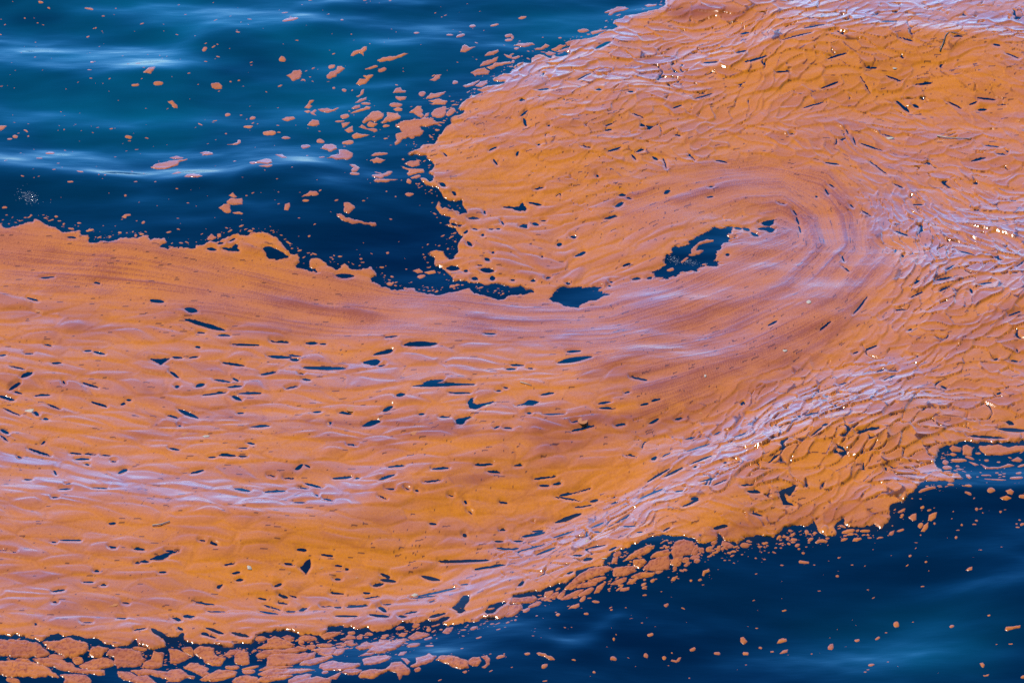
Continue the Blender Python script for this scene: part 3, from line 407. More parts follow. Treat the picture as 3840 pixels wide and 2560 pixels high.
def survey(pts):
    """points of the survey tiles (n, 2) -> map units on the sea at z = 0"""
    p = np.asarray(pts, float)
    a, b = (p[:, 0] - 1176) / FPX, (p[:, 1] - 784) / FPX
    dy = math.cos(PITCH) - b * math.sin(PITCH)
    dz = -math.sin(PITCH) - b * math.cos(PITCH)
    t = -CAMP[2] / dz
    return np.stack([1176 + t * a * KU, 784 - (CAMP[1] + t * dy) * KV], 1)


def tile(key, pts):
    p = np.asarray(pts, float) / 4
    return p + np.array([588.0 * int(key[0]), 392.0 * int(key[1])])


def world_xy(u, v):
    return (u - 1176) / KU, (784 - v) / KV


# ---------------------------------------------------------------- noise helpers
def rtab(seed):
    return np.random.default_rng(seed).random(65536).astype(np.float32)


TABS = {}


def hsh(ix, iy, seed):
    if seed not in TABS:
        TABS[seed] = rtab(seed)
    return TABS[seed][((ix.astype(np.int64) * 73 + iy.astype(np.int64) * 19753) ^ (ix.astype(np.int64) * iy.astype(np.int64) * 7)) & 65535]


def vnoise(x, y, seed):
    xf, yf = np.floor(x), np.floor(y)
    fx, fy = (x - xf).astype(np.float32), (y - yf).astype(np.float32)
    fx, fy = fx * fx * (3 - 2 * fx), fy * fy * (3 - 2 * fy)
    ix, iy = xf.astype(np.int64), yf.astype(np.int64)
    a, b = hsh(ix, iy, seed), hsh(ix + 1, iy, seed)
    c, d = hsh(ix, iy + 1, seed), hsh(ix + 1, iy + 1, seed)
    return (a + (b - a) * fx + (c - a) * fy + (a - b - c + d) * fx * fy) * 2 - 1


def fbm(x, y, seed, n=4, g=0.5):
    s, amp, tot = 0, 1.0, 0
    for k in range(n):
        s = s + amp * vnoise(x * 2 ** k + 17.3 * k, y * 2 ** k - 9.1 * k, seed + k)
        tot += amp
        amp *= g
    return s / tot


def sstep(a, b, x):
    t = np.clip((x - a) / (b - a), 0, 1)
    return t * t * (3 - 2 * t)


def bilin(img, gx, gy):
    h, w = img.shape
    gx = np.clip(gx, 0, w - 1.001)
    gy = np.clip(gy, 0, h - 1.001)
    ix, iy = gx.astype(np.int32), gy.astype(np.int32)
    fx, fy = (gx - ix).astype(np.float32), (gy - iy).astype(np.float32)
    return (img[iy, ix] * (1 - fx) + img[iy, ix + 1] * fx) * (1 - fy) + (img[iy + 1, ix] * (1 - fx) + img[iy + 1, ix + 1] * fx) * fy


def boxblur(a, r, axis):
    r = int(max(1, r))
    p = np.concatenate([np.repeat(np.take(a, [0], axis), r + 1, axis), a, np.repeat(np.take(a, [-1], axis), r, axis)], axis)
    c = np.cumsum(p, axis, dtype=np.float64)
    n = a.shape[axis]
    hi = np.take(c, np.arange(2 * r + 1, 2 * r + 1 + n), axis)
    lo = np.take(c, np.arange(0, n), axis)
    return ((hi - lo) / (2 * r + 1)).astype(np.float32)


def blur(a, r, times=2):
    for _ in range(times):
        a = boxblur(boxblur(a, r, 0), r, 1)
    return a


def seg_dist(px, py, poly):
    """distance to a polyline, with the tangent of the closest segment"""
    best = np.full(px.shape, 1e9, np.float32)
    tx, ty = np.zeros_like(best), np.zeros_like(best)
    for (x0, y0), (x1, y1) in zip(poly[:-1], poly[1:]):
        dx, dy = x1 - x0, y1 - y0
        L = math.hypot(dx, dy) + 1e-9
        t = np.clip(((px - x0) * dx + (py - y0) * dy) / L ** 2, 0, 1)
        d = np.hypot(px - x0 - t * dx, py - y0 - t * dy)
        m = d < best
        best = np.where(m, d, best)
        tx = np.where(m, dx / L, tx)
        ty = np.where(m, dy / L, ty)
    return best, tx, ty


def raster(poly, x0, y0, step, nx, ny, out, val=True):
    """even-odd scanline fill of a polygon into out (map units)"""
    p = np.asarray(poly, float)
    gx, gy = (p[:, 0] - x0) / step, (p[:, 1] - y0) / step
    qx, qy = np.roll(gx, -1), np.roll(gy, -1)
    for j in range(max(0, int(gy.min())), min(ny - 1, int(gy.max()) + 1) + 1):
        m = (gy <= j) != (qy <= j)
        if not m.any():
            continue
        xs = np.sort(gx[m] + (j - gy[m]) / (qy[m] - gy[m]) * (qx[m] - gx[m]))
        for a, b in zip(xs[::2], xs[1::2]):
            i0, i1 = max(0, math.ceil(a)), min(nx - 1, math.floor(b))
            if i1 >= i0:
                out[j, i0:i1 + 1] = val


def lens(x0, y0, x1, y1, w, blunt=0.8, rnd=None, sharp=None):
    """outline of a lens of scum (or of a slit) between two ends"""
    r = rnd or random
    n = 14
    dx, dy = x1 - x0, y1 - y0
    L = math.hypot(dx, dy)
    ex, ey = dx / L, dy / L
    pts = []
    sk, ph = r.uniform(-.25, .25), r.uniform(0, 6.3)
    for k in range(n):
        a = 2 * math.pi * k / n
        c, s = math.cos(a), math.sin(a)
        c = math.copysign(abs(c) ** blunt, c)
        s = math.copysign(abs(s) ** (sharp or (2 - blunt)), s) * (1 + .16 * math.sin(2 * a + ph) + .1 * math.sin(3 * a - ph))
        l_, t_ = c * L / 2, s * w / 2 + sk * w * (1 - c * c) * .5
        pts.append(((x0 + x1) / 2 + ex * l_ - ey * t_, (y0 + y1) / 2 + ey * l_ + ex * t_))
    return pts


def sdf(px, py, poly):
    p = np.asarray(poly, float)
    d = np.full(px.shape, 1e9)
    s = np.zeros(px.shape, bool)
    n_ = len(p)
    for k in range(n_):
        (x0, y0), (x1, y1) = p[k], p[(k + 1) % n_]
        dx, dy = x1 - x0, y1 - y0
        t = np.clip(((px - x0) * dx + (py - y0) * dy) / (dx * dx + dy * dy + 1e-9), 0, 1)
        d = np.minimum(d, np.hypot(px - x0 - t * dx, py - y0 - t * dy))
        c = (y0 <= py) != (y1 <= py)
        if abs(dy) > 1e-9:
            s ^= c & (px < x0 + (py - y0) / dy * dx)
    return np.where(s, d, -d)


def area(p):
    x_, y_ = p[:, 0], p[:, 1]
    return abs((x_ * np.roll(y_, -1) - np.roll(x_, -1) * y_).sum()) / 2


# ---------------------------------------------------------------- long waves: slopes of the swell, integrated to heights
# (slope, half width, ridge line): positive slopes lean away from the viewer, negative ones towards him
SWELL = [
 (.07,24,[(-200,70),(60,105),(220,135),(420,140)]),(.07,22,[(-200,335),(0,352),(200,368),(420,380)]),(.06,22,[(380,40),(560,50),(720,45)]),(.05,20,[(500,380),(760,395),(860,420)]),(.05,30,[(850,60),(1100,80)]),
 (.15,13,[(340,0),(420,20),(520,36),(620,40),(700,55)]),(.12,13,[(430,78),(560,76),(660,66)]),(-.09,18,[(480,104),(620,108),(760,104)]),
 (.15,15,[(-200,95),(-60,115),(60,132),(140,152),(220,162),(400,165)]),(.08,14,[(100,112),(300,125),(400,130)]),(.04,18,[(150,60),(320,48)]),
 (-.06,14,[(-40,8),(120,15)]),(-.06,16,[(60,42),(250,60),(380,90)]),(-.05,12,[(0,190),(150,187),(350,190),(560,190)]),
 (-.09,20,[(40,218),(200,240),(420,250)]),(.05,14,[(-150,225),(60,255),(140,275),(300,300)]),(-.05,12,[(100,322),(300,327),(420,322)]),
 (.17,17,[(-300,355),(-100,372),(0,378),(120,388),(200,395),(330,402),(420,414),(520,428)]),(.08,12,[(330,355),(480,362)]),
 (-.10,24,[(-160,440),(80,460),(250,472)]),(.04,16,[(250,452),(330,470)]),(-.09,18,[(430,452),(560,442),(700,450)]),
 (-.10,30,[(700,530),(850,540),(1000,530)]),(-.07,30,[(560,590),(760,600)]),(.05,16,[(560,412),(700,398),(760,425)]),
 (.03,18,[(640,480),(760,480),(900,470)]),(.10,9,[(700,4),(880,7),(960,10)]),(.07,14,[(800,42),(930,48),(1040,60)]),(-.05,10,[(760,24),(1000,25)]),
 (.06,15,[(880,95),(1020,88),(1200,100)]),(-.05,24,[(850,150),(1020,152)]),(.05,18,[(800,225),(950,220),(1050,200)]),
 (.13,14,[(1040,207),(1130,200),(1180,170)]),(.13,14,[(1400,40),(1450,20),(1560,-20)]),(.06,14,[(1290,45),(1400,35)]),(.08,16,[(560,345),(640,352),(760,365)]),
 (.13,24,[(1820,5),(2000,12),(2400,22)]),(.09,24,[(1900,72),(2150,55),(2400,50)]),(-.12,12,[(1560,26),(1630,34),(1720,48)]),
 (.09,15,[(1090,225),(1200,185),(1320,130),(1440,80)]),(.06,20,[(1250,205),(1500,165),(1700,120),(1850,90)]),
 (-.13,40,[(1720,185),(1850,150),(2050,150),(2250,160)]),(-.05,40,[(1700,260),(1950,250)]),(-.05,45,[(1200,330),(1400,420),(1250,470)]),
 (.06,70,[(2050,480),(2200,540),(2460,570)]),(.05,50,[(2150,530),(2460,560)]),(.03,45,[(1700,560),(1850,600),(1950,560)]),
 (-.04,30,[(1780,350),(1900,400),(1960,480)]),(.035,22,[(950,690),(1150,705),(1350,720),(1500,690)]),
 (-.06,40,[(-100,560),(300,620),(600,660),(800,690)]),(.035,28,[(700,830),(1000,850),(1300,800),(1500,740)]),
 (-.06,26,[(1350,1000),(1600,920),(1900,790)]),(.02,20,[(1480,880),(1650,800),(1780,740),(1880,680)]),
 (.12,30,[(1200,1290),(1400,1190),(1650,1070),(1850,960),(2050,880)]),(.05,25,[(1900,960),(2150,900)]),
 (-.12,30,[(1780,1110),(1950,1060),(2050,1080)]),(-.08,20,[(1650,1240),(1780,1205),(1900,1190)]),(.08,16,[(2000,1128),(2150,1120)]),
 (.26,17,[(2080,1130),(2200,1128),(2460,1122)]),(-.24,15,[(2060,1166),(2200,1165),(2420,1160)]),
 (.09,34,[(-160,1040),(0,1060),(200,1110),(450,1150),(700,1165),(820,1150)]),(-.13,30,[(900,1170),(1150,1110),(1400,1070)]),
 (-.10,30,[(450,1240),(700,1290),(950,1290)]),(-.05,26,[(200,1190),(500,1210),(800,1220)]),(.09,20,[(700,1370),(900,1370),(1100,1320),(1250,1270)]),
 (.04,30,[(0,1370),(300,1400)]),(.14,17,[(700,1540),(763,1515),(960,1490),(1100,1455),(1250,1425)]),
 (.10,10,[(1290,1487),(1350,1463),(1430,1405)]),(.10,10,[(1420,1500),(1490,1468),(1600,1440)]),(-.17,46,[(1480,1400),(1700,1330),(1950,1290),(2150,1250)]),
 (-.06,28,[(1400,1545),(1600,1505)]),(.06,22,[(2130,1360),(2250,1335),(2460,1315)]),(.05,36,[(1980,1500),(2150,1480)]),
 (-.05,36,[(2200,1400),(2400,1390)]),(-.05,30,[(2150,1540),(2400,1540)]),(.03,22,[(2100,1270),(2350,1230)]),
]
WX0, WY0, WS = -700.0, -420.0, 8.0
WNX, WNY = 468, 280
gx, gy = np.meshgrid(WX0 + WS * np.arange(WNX), WY0 + WS * np.arange(WNY))
S = np.zeros(gx.shape, np.float32)
for amp, hw, line in SWELL:
    d, _, _ = seg_dist(gx, gy, [tuple(p) for p in survey(line)])
    S += amp * np.exp(-(d / (hw * 1.9)) ** 2)
S = .118 * np.tanh(S * 1.45 / .11)
SZ = S.copy()
# heights whose slope towards the viewer fits S best (least squares, in the frequency domain)
kv_ = 2 * np.pi * np.fft.fftfreq(WNY, WS / KV)[:, None]
ku_ = 2 * np.pi * np.fft.fftfreq(WNX, WS / KU)[None, :]
SF = np.fft.fft2(S - S.mean())
Z = np.real(np.fft.ifft2(np.conj(1j * kv_) * SF / (kv_ ** 2 + .05 * ku_ ** 2 + .03)))
Z = Z + .030 * fbm(gx / 300, gy / 70, 11, 2) + .011 * fbm(gx / 150, gy / 34, 21, 3)
EDGE = np.minimum(np.minimum(gx - gx.min(), gx.max() - gx), np.minimum(gy - gy.min(), gy.max() - gy))
Z = (Z * sstep(0, 120, EDGE)).astype(np.float32)


def swell(u, v):
    return bilin(Z, (u - WX0) / WS, (v - WY0) / WS)


# ---------------------------------------------------------------- drift direction of the scum
DRIFTS = [
 [(-300,560),(0,560),(300,600),(600,650),(900,700),(1200,735),(1400,730),(1550,690),(1700,620),(1780,580)],
 [(-300,700),(0,700),(500,725),(1000,780),(1400,790),(1600,740),(1800,660),(1890,560),(1870,480),(1800,430),(1700,440),(1550,490),(1400,560),(1300,620)],
 [(1400,850),(1700,780),(1900,690),(1990,580),(1980,460),(1900,380),(1750,345),(1500,385)],
 [(1500,980),(1800,850),(2000,740),(2130,600),(2130,490),(2050,390),(1900,300),(1700,280)],
 [(1500,1100),(1800,960),(2100,830),(2352,720),(2700,600)],[(1300,1250),(1700,1100),(2050,950),(2352,860),(2700,780)],
 [(-300,860),(0,890),(400,960),(900,970),(1400,970)],[(-300,1020),(0,1080),(400,1160),(800,1180),(1200,1130),(1500,1060)],
 [(-300,1240),(0,1250),(500,1270),(900,1290),(1200,1230),(1400,1180)],[(-300,1400),(0,1400),(400,1430),(700,1420),(1000,1380),(1300,1300),(1700,1190),(2100,1100)],
 [(1050,250),(1300,160),(1600,60),(1800,30),(2300,-60)],[(1100,330),(1400,250),(1800,130),(2352,30)],
 [(1150,450),(1450,400),(1750,250),(2100,180),(2352,160),(2700,150)],[(1900,260),(2352,320),(2700,350)],[(2000,330),(2352,450)],
 [(2150,500),(2352,560)],[(2200,650),(2352,600)],[(1100,560),(1300,600),(1450,560),(1700,450)],[(1300,1500),(1700,1330),(2300,1250)],
]
DX = np.zeros(gx.shape, np.float32)
DY = np.zeros(gx.shape, np.float32)
for line in DRIFTS:
    d, tx, ty = seg_dist(gx, gy, [tuple(p) for p in survey(line)])
    w = 1 / (d / 30 + 1) ** 3
    DX += w * (tx * tx - ty * ty)
    DY += w * 2 * tx * ty
ANG = (.5 * np.arctan2(DY, DX)).astype(np.float32)
DC, DS = np.cos(2 * ANG), np.sin(2 * ANG)


def drift(u, v):
    a, b = (u - WX0) / WS, (v - WY0) / WS
    return .5 * np.arctan2(bilin(DS, a, b), bilin(DC, a, b))


def lean(u, v):
    return bilin(SZ, (u - WX0) / WS, (v - WY0) / WS)


def region(blobs, u, v):
    w = np.zeros(u.shape, np.float32)
    for x, y, rx, ry, k in blobs:
        q = survey([(x, y)])[0]
        w = np.maximum(w, k * np.exp(-(((u - q[0]) / rx) ** 2 + ((v - q[1]) / ry) ** 2) ** 1.5))
    return w


def along(line, width, u, v):
    d, _, _ = seg_dist(u, v, [tuple(p) for p in survey(line)])
    return np.exp(-(d / width) ** 4)


# ---------------------------------------------------------------- materials
def mat_new(name):
    m = bpy.data.materials.new(name)
    m.use_nodes = True
    return m, m.node_tree.nodes, m.node_tree.links, m.node_tree.nodes["Principled BSDF"]


def attr(nodes, name):
    a = nodes.new("ShaderNodeAttribute")
    a.attribute_name = name
    return a


def mix(nodes, links, fac, a, b):
    m = nodes.new("ShaderNodeMix")
    m.data_type = 'RGBA'
    for sock, val in ((m.inputs[0], fac), (m.inputs[6], a), (m.inputs[7], b)):
        if hasattr(val, "links") or hasattr(val, "is_output"):
            links.new(val, sock)
        else:
            sock.default_value = val
    return m.outputs[2]


def noise(nodes, links, scale, detail=3, stretch=(1, 1, 1), rough=.5):
    tc = nodes.new("ShaderNodeTexCoord")
    mp = nodes.new("ShaderNodeMapping")
    mp.inputs["Scale"].default_value = stretch
    n = nodes.new("ShaderNodeTexNoise")
    n.inputs["Scale"].default_value = scale
    n.inputs["Detail"].default_value = detail
    n.inputs["Roughness"].default_value = rough
    links.new(tc.outputs["Object"], mp.inputs["Vector"])
    links.new(mp.outputs[0], n.inputs["Vector"])
    return n.outputs["Fac"]


def bump(nodes, links, height, dist, strength=1.0, base=None):
    b = nodes.new("ShaderNodeBump")
    b.inputs["Strength"].default_value = strength
    b.inputs["Distance"].default_value = dist
    links.new(height, b.inputs["Height"])
    if base is not None:
        links.new(base, b.inputs["Normal"])
    return b.outputs[0]


def ramp(nodes, links, src, a, b, lo=0.0, hi=1.0):
    r = nodes.new("ShaderNodeMapRange")
    r.inputs[1].default_value, r.inputs[2].default_value = a, b
    r.inputs[3].default_value, r.inputs[4].default_value = lo, hi
    links.new(src, r.inputs[0])
    return r.outputs[0]


AMBER, TAN, BROWN, DARK = (.73, .222, .002, 1), (.57, .172, .060, 1), (.31, .065, .016, 1), (.03, .012, .006, 1)


def scum_material(name, rough, attrs=True):
    m, n, l, p = mat_new(name)
    big = noise(n, l, .9, 3, (1, .5, 1))
    fine = noise(n, l, 60, 3, (1, .5, 1), .65)
    if attrs:
        f = attr(n, "pigment").outputs["Fac"]
        col = mix(n, l, f, AMBER, TAN)
        col = mix(n, l, attr(n, "streak").outputs["Fac"], col, BROWN)
        col = mix(n, l, attr(n, "speck").outputs["Fac"], col, DARK)
    else:
        col = mix(n, l, ramp(n, l, big, .3, .7), AMBER, TAN)
    g = mix(n, l, ramp(n, l, fine, .35, .75, 0, .35), col, BROWN)
    l.new(g, p.inputs["Base Color"])
    p.inputs["Roughness"].default_value = rough
    p.inputs["IOR"].default_value = 1.24
    if attrs:
        l.new(attr(n, "sheen_coat").outputs["Fac"], p.inputs["Coat Weight"])     # coat raised along the sheen bands, so part of the sheen is built in
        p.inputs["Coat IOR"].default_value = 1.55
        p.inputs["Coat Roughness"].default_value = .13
        l.new(attr(n, "cover").outputs["Fac"], p.inputs["Alpha"])          # thinning out towards the rims
    grain = noise(n, l, 45, 4, (1, .5, 1), .6)
    l.new(bump(n, l, grain, .0008), p.inputs["Normal"])
    return m


M_SKIN = scum_material("scum_skin", .2)
M_FLAKE = scum_material("scum_flake", .24)

M_WATER, n, l, p = mat_new("sea_water")
tint = ramp(n, l, noise(n, l, .35, 2, (.5, .6, 1)), .35, .65)
wcol = mix(n, l, tint, (.0001, .0036, .020, 1), (.0002, .014, .034, 1))
wcol = mix(n, l, attr(n, "teal").outputs["Fac"], wcol, (.0008, .095, .150, 1))
wcol = mix(n, l, attr(n, "turbid").outputs["Fac"], wcol, (.022, .018, .014, 1))
l.new(wcol, p.inputs["Base Color"])
p.inputs["Roughness"].default_value = .06
p.inputs["IOR"].default_value = 1.333
b1 = bump(n, l, noise(n, l, 1.6, 3, (.3, .6, 1), .5), .014)
b2 = bump(n, l, noise(n, l, 9, 3, (.3, .7, 1), .55), .0022, 1, b1)
l.new(b2, p.inputs["Normal"])

M_PALE, n, l, p = mat_new("bleached_debris")
l.new(mix(n, l, noise(n, l, 30, 4), (.62, .54, .42, 1), (.38, .27, .16, 1)), p.inputs["Base Color"])
p.inputs["Roughness"].default_value = .45
M_TWIG, n, l, p = mat_new("wet_twig")
l.new(mix(n, l, noise(n, l, 30, 4, (1, 8, 1)), (.10, .085, .06, 1), (.22, .19, .13, 1)), p.inputs["Base Color"])
p.inputs["Roughness"].default_value = .35
M_STRAW, n, l, p = mat_new("dry_straw")
l.new(mix(n, l, noise(n, l, 30, 4, (1, 8, 1)), (.42, .36, .22, 1), (.62, .54, .36, 1)), p.inputs["Base Color"])
p.inputs["Roughness"].default_value = .4
M_BUBBLE, n, l, p = mat_new("amber_bubble")
l.new(mix(n, l, noise(n, l, 20, 3), (.60, .21, .02, 1), (.58, .21, .05, 1)), p.inputs["Base Color"])
p.inputs["Roughness"].default_value = .08
p.inputs["IOR"].default_value = 1.4
M_FROTH, n, l, p = mat_new("pale_froth")
l.new(mix(n, l, noise(n, l, 40, 3), (.16, .19, .21, 1), (.34, .37, .39, 1)), p.inputs["Base Color"])
p.inputs["Roughness"].default_value = .12


# ---------------------------------------------------------------- mesh helpers
def link(name, verts, faces, mat, parent=None, attrs=None, smooth=True, loc=(0, 0, 0)):
    me = bpy.data.meshes.new(name)
    verts = np.asarray(verts, np.float32)
    faces = np.asarray(faces, np.int32)
    nf, k = faces.shape
    me.vertices.add(len(verts))
    me.vertices.foreach_set("co", verts.ravel())
    me.loops.add(nf * k)
    me.loops.foreach_set("vertex_index", faces.ravel())
    me.polygons.add(nf)
    me.polygons.foreach_set("loop_start", np.arange(0, nf * k, k, dtype=np.int32))
    me.polygons.foreach_set("loop_total", np.full(nf, k, np.int32))
    me.update(calc_edges=True)
    if smooth:
        me.polygons.foreach_set("use_smooth", np.ones(nf, bool))
    for key, val in (attrs or {}).items():
        a = me.attributes.new(key, 'FLOAT', 'POINT')
        a.data.foreach_set("value", np.asarray(val, np.float32))
    me.materials.append(mat)
    o = bpy.data.objects.new(name, me)
    C.objects.link(o)
    o.location = loc
    if parent is not None:
        o.parent = parent
    return o


def tag(o, label, cat, group=None, kind=None):
    o["label"] = label
    if cat:
        o["category"] = cat
    if group:
        o["group"] = group
    if kind:
        o["kind"] = kind
    return o


def cut(U, V, M, step):
    """the cells of a grid where M > 0, with the rim vertices drawn onto the line M = 0"""
    ny, nx = M.shape
    ins = M > 0
    cell = ins[:-1, :-1] | ins[1:, :-1] | ins[:-1, 1:] | ins[1:, 1:]
    cj, ci = np.nonzero(cell)
    used = np.zeros(M.shape, bool)
    for a in (0, 1):
        for b in (0, 1):
            used[cj + a, ci + b] = True
    idx = np.full(M.shape, -1, np.int64)
    idx[used] = np.arange(used.sum())
    gyv, gxv = np.gradient(M)
    g2 = gxv ** 2 + gyv ** 2 + 1e-9
    sh = np.where(ins, 0, -M / g2)
    du, dv = sh * gxv, sh * gyv
    L = np.hypot(du, dv)
    k = np.minimum(1, 1.15 / (L + 1e-9))
    Ur, Vr = U + du * k * step, V + dv * k * step
    faces = np.stack([idx[cj + 1, ci], idx[cj + 1, ci + 1], idx[cj, ci + 1], idx[cj, ci]], 1)
    return used, Ur[used], Vr[used], faces


# ---------------------------------------------------------------- the mat: mask, relief, pigment
X0, Y0, ST = -300.0, -250.0, 1.9
NX, NY = int(2960 / ST), int(1830 / ST)
U, V = np.meshgrid((X0 + ST * np.arange(NX)).astype(np.float32), (Y0 + ST * np.arange(NY)).astype(np.float32))
outline = []
for key, pts in MAT:
    outline += [tuple(q) for q in survey(tile(key, pts))]
mask = np.zeros((NY, NX), bool)
raster(outline, X0, Y0, ST, NX, NY, mask)
ends = np.minimum(np.minimum(U - X0, U.max() - U), np.minimum(V - Y0, V.max() - V))
mask &= ends > 45 + 75 * fbm(U / 130, V / 70, 35, 5, .6)      # beyond the view the mat breaks off unevenly
rnd = random.Random(5)
HOLEMAP = np.full((NY, NX), 9.0, np.float32)          # distance to the rim of the slits, negative inside
for key, lst in HOLES.items():
    for h in lst:
        if isinstance(h, tuple) and math.hypot(h[0] - h[2], h[1] - h[3]) < 36 and h[4] < 11:
            continue
        pts = lens(*h[:4], max(h[4] * .95, 6.6) if key not in ('20', '30', '31', '32') else max(h[4] * .8, 6), .95, rnd, 1.55) if isinstance(h, tuple) else h
        q = survey(tile(key, pts))
        lo, hi = (q.min(0) - 12 - (X0, Y0)) / ST, (q.max(0) + 12 - (X0, Y0)) / ST
        a0, a1, b0, b1 = max(0, int(lo[0])), min(NX, int(hi[0]) + 1), max(0, int(lo[1])), min(NY, int(hi[1]) + 1)
        if a1 - a0 < 2 or b1 - b0 < 2:
            continue
        uw, vw = U[b0:b1, a0:a1], V[b0:b1, a0:a1]
        big_h = 1.2 if isinstance(h, tuple) else min(8.5, 1.5 + .07 * math.sqrt(area(q)))
        sd_ = sdf(uw + big_h * 1.4 * fbm(uw / 11, vw / 6, 33, 4, .65), vw + big_h * .9 * fbm(uw / 12, vw / 5, 34, 4, .65), q)
        HOLEMAP[b0:b1, a0:a1] = np.minimum(HOLEMAP[b0:b1, a0:a1], -sd_)
big_out = blur(mask.astype(np.float32), 1, 2)
# ragged rim: the outline is looked up through a small warp
wu = 11 * fbm(U / 24, V / 13, 31, 5, .68)
wv = 8.0 * fbm(U / 24, V / 13, 41, 5, .68)
ii, jj = np.meshgrid(np.arange(NX, dtype=np.float32), np.arange(NY, dtype=np.float32))
MO = bilin(big_out, ii + wu / ST, jj + wv / ST) - .5
MH = np.clip((HOLEMAP - .25) / 3.2, -.5, 1)
FM = np.minimum(MO, MH)

TH = drift(U, V)
NECK = np.maximum.reduce([
    along([(-300, 545), (0, 575), (400, 640), (900, 705), (1350, 735), (1700, 640), (1850, 540), (1830, 450)], 70, U, V),
    along([(1350, 800), (1750, 700), (1930, 560), (1880, 430), (1700, 400), (1480, 480)], 62, U, V),
    .85 * along([(1500, 900), (1850, 760), (2000, 620)], 60, U, V)])
FOLD = region([(1650, 200, 760, 300, 1), (2250, 600, 330, 520, 1), (1950, 1040, 450, 240, 1), (1450, 1230, 330, 110, .75), (2700, 300, 500, 900, 1)], U, V) * (1 - .9 * NECK)
ROUGH = np.maximum.reduce([region([(2000, 1020, 420, 210, 1), (2230, 600, 230, 230, .8), (2050, 60, 600, 90, .9), (1500, 150, 400, 60, .5)], U, V),
                           along([(1150, 1330), (1400, 1220), (1700, 1110), (2000, 960)], 55, U, V)]) * (1 - NECK)
SOFT = np.clip(1 - FOLD - NECK, 0, 1)


def plates(u, v, th, a, b, seed):
    """nearest-plate pattern stretched a : b along the drift -> edge distance, plate number, offsets along and across"""
    c = math.sqrt(a * b)
    iu, iv = np.floor(u / c).astype(np.int64), np.floor(v / c).astype(np.int64)
    cs, sn = np.cos(th) , np.sin(th)
    f1 = np.full(u.shape, 1e9, np.float32)
    f2 = f1.copy()
    pid, al, ac = np.zeros_like(f1), np.zeros_like(f1), np.zeros_like(f1)
    for dj in (-2, -1, 0, 1, 2):
        for di in (-2, -1, 0, 1, 2):
            kx, ky = iu + di, iv + dj
            du = u - (kx + hsh(kx, ky, seed)) * c
            dv = v - (ky + hsh(kx, ky, seed + 1)) * c
            p_, q_ = (du * cs + dv * sn) / a, (dv * cs - du * sn) / b
            d = np.sqrt(p_ * p_ + q_ * q_)
            near = d < f1
            f2 = np.where(near, f1, np.minimum(f2, d))
            pid = np.where(near, hsh(kx, ky, seed + 2), pid)
            al, ac = np.where(near, p_, al), np.where(near, q_, ac)
            f1 = np.where(near, d, f1)
    return f2 - f1, pid, al, ac


sel = FM > -.5
su, sv, sth = U[sel], V[sel], TH[sel]
w1u, w1v = 17 * fbm(su / 70, sv / 30, 51, 2), 7.5 * fbm(su / 70, sv / 30, 61, 2)
e1, id1, al1, ac1 = plates(su + w1u, sv + w1v, sth + .6 * vnoise(su / 120, sv / 70, 77), 54, 18, 101)
w2u, w2v = 30 * fbm(su / 130, sv / 50, 52, 2), 13 * fbm(su / 130, sv / 50, 62, 2)
e2, id2, al2, ac2 = plates(su + w2u, sv + w2v, sth, 100, 21, 202)


def full(x):
    o = np.zeros(FM.shape, np.float32)
    o[sel] = x
    return o


def lic(n0, steps):
    """smear a noise along the drift"""
    acc = n0.copy()
    for sgn in (1, -1):
        px, py = ii.copy(), jj.copy()
        ox, oy = np.full_like(px, sgn), np.zeros_like(px)
        for k in range(steps):
            ix, iy = np.clip(px, 0, NX - 1).astype(np.int32), np.clip(py, 0, NY - 1).astype(np.int32)
            t = TH[iy, ix]
            cx, cy = np.cos(t), np.sin(t)
            fl = np.where(cx * ox + cy * oy < 0, -1, 1)
            ox, oy = cx * fl, cy * fl
            px, py = px + 1.6 * ox, py + 1.6 * oy
            acc += n0[np.clip(py, 0, NY - 1).astype(np.int32), np.clip(px, 0, NX - 1).astype(np.int32)]
    acc /= (2 * steps + 1)
    return (acc - acc.mean()) / acc.std()


g = np.random.default_rng(9)
fine_n = g.standard_normal(FM.shape).astype(np.float32)
STREAK = lic(fine_n, 60)
COARSE = lic(blur(g.standard_normal(FM.shape).astype(np.float32), 4, 2), 26)

patch = fbm(su / 150, sv / 80, 71, 3)
fold, rough, soft, neck = FOLD[sel], ROUGH[sel], SOFT[sel], NECK[sel]
pil1 = sstep(0, .26, e1)
pil2 = sstep(0, .5, e2)
crest = np.exp(-(e1 / .19) ** 2)
crest2 = np.exp(-(e2 / .14) ** 2)
h1 = .003 * pil1 * (.3 + 1.0 * id1) + .0095 * crest * (.15 + id1) + .004 * fbm(su / 40, sv / 18, 99, 3) + .011 * ac1 * sstep(0, .16, e1) * (.35 + .9 * hsh((id1 * 9999).astype(np.int64), (id1 * 777).astype(np.int64), 7))
h2 = .012 * pil2 * (.3 + .9 * id2) + .009 * ac2 * sstep(0, .2, e2)
strk, coar = STREAK[sel], COARSE[sel]
jit = g.standard_normal(su.shape).astype(np.float32)
relief = (1.35 * fold * h1 * (1 + .5 * rough) + 1.4 * soft * (h2 * (.75 + .35 * patch)) + soft * .0050 * crest2 * (.2 + id2)
          + .0026 * coar * (.5 + neck) + .0016 * strk * (.25 + neck)
          + .0012 * fbm(su / 11, sv / 6, 81, 2) * (.5 + fold))
broken = np.clip(sstep(.05, .5, fbm(su / 60, sv / 30, 91, 3) + .5 * rough), 0, 1) * (fold + .35 * soft)
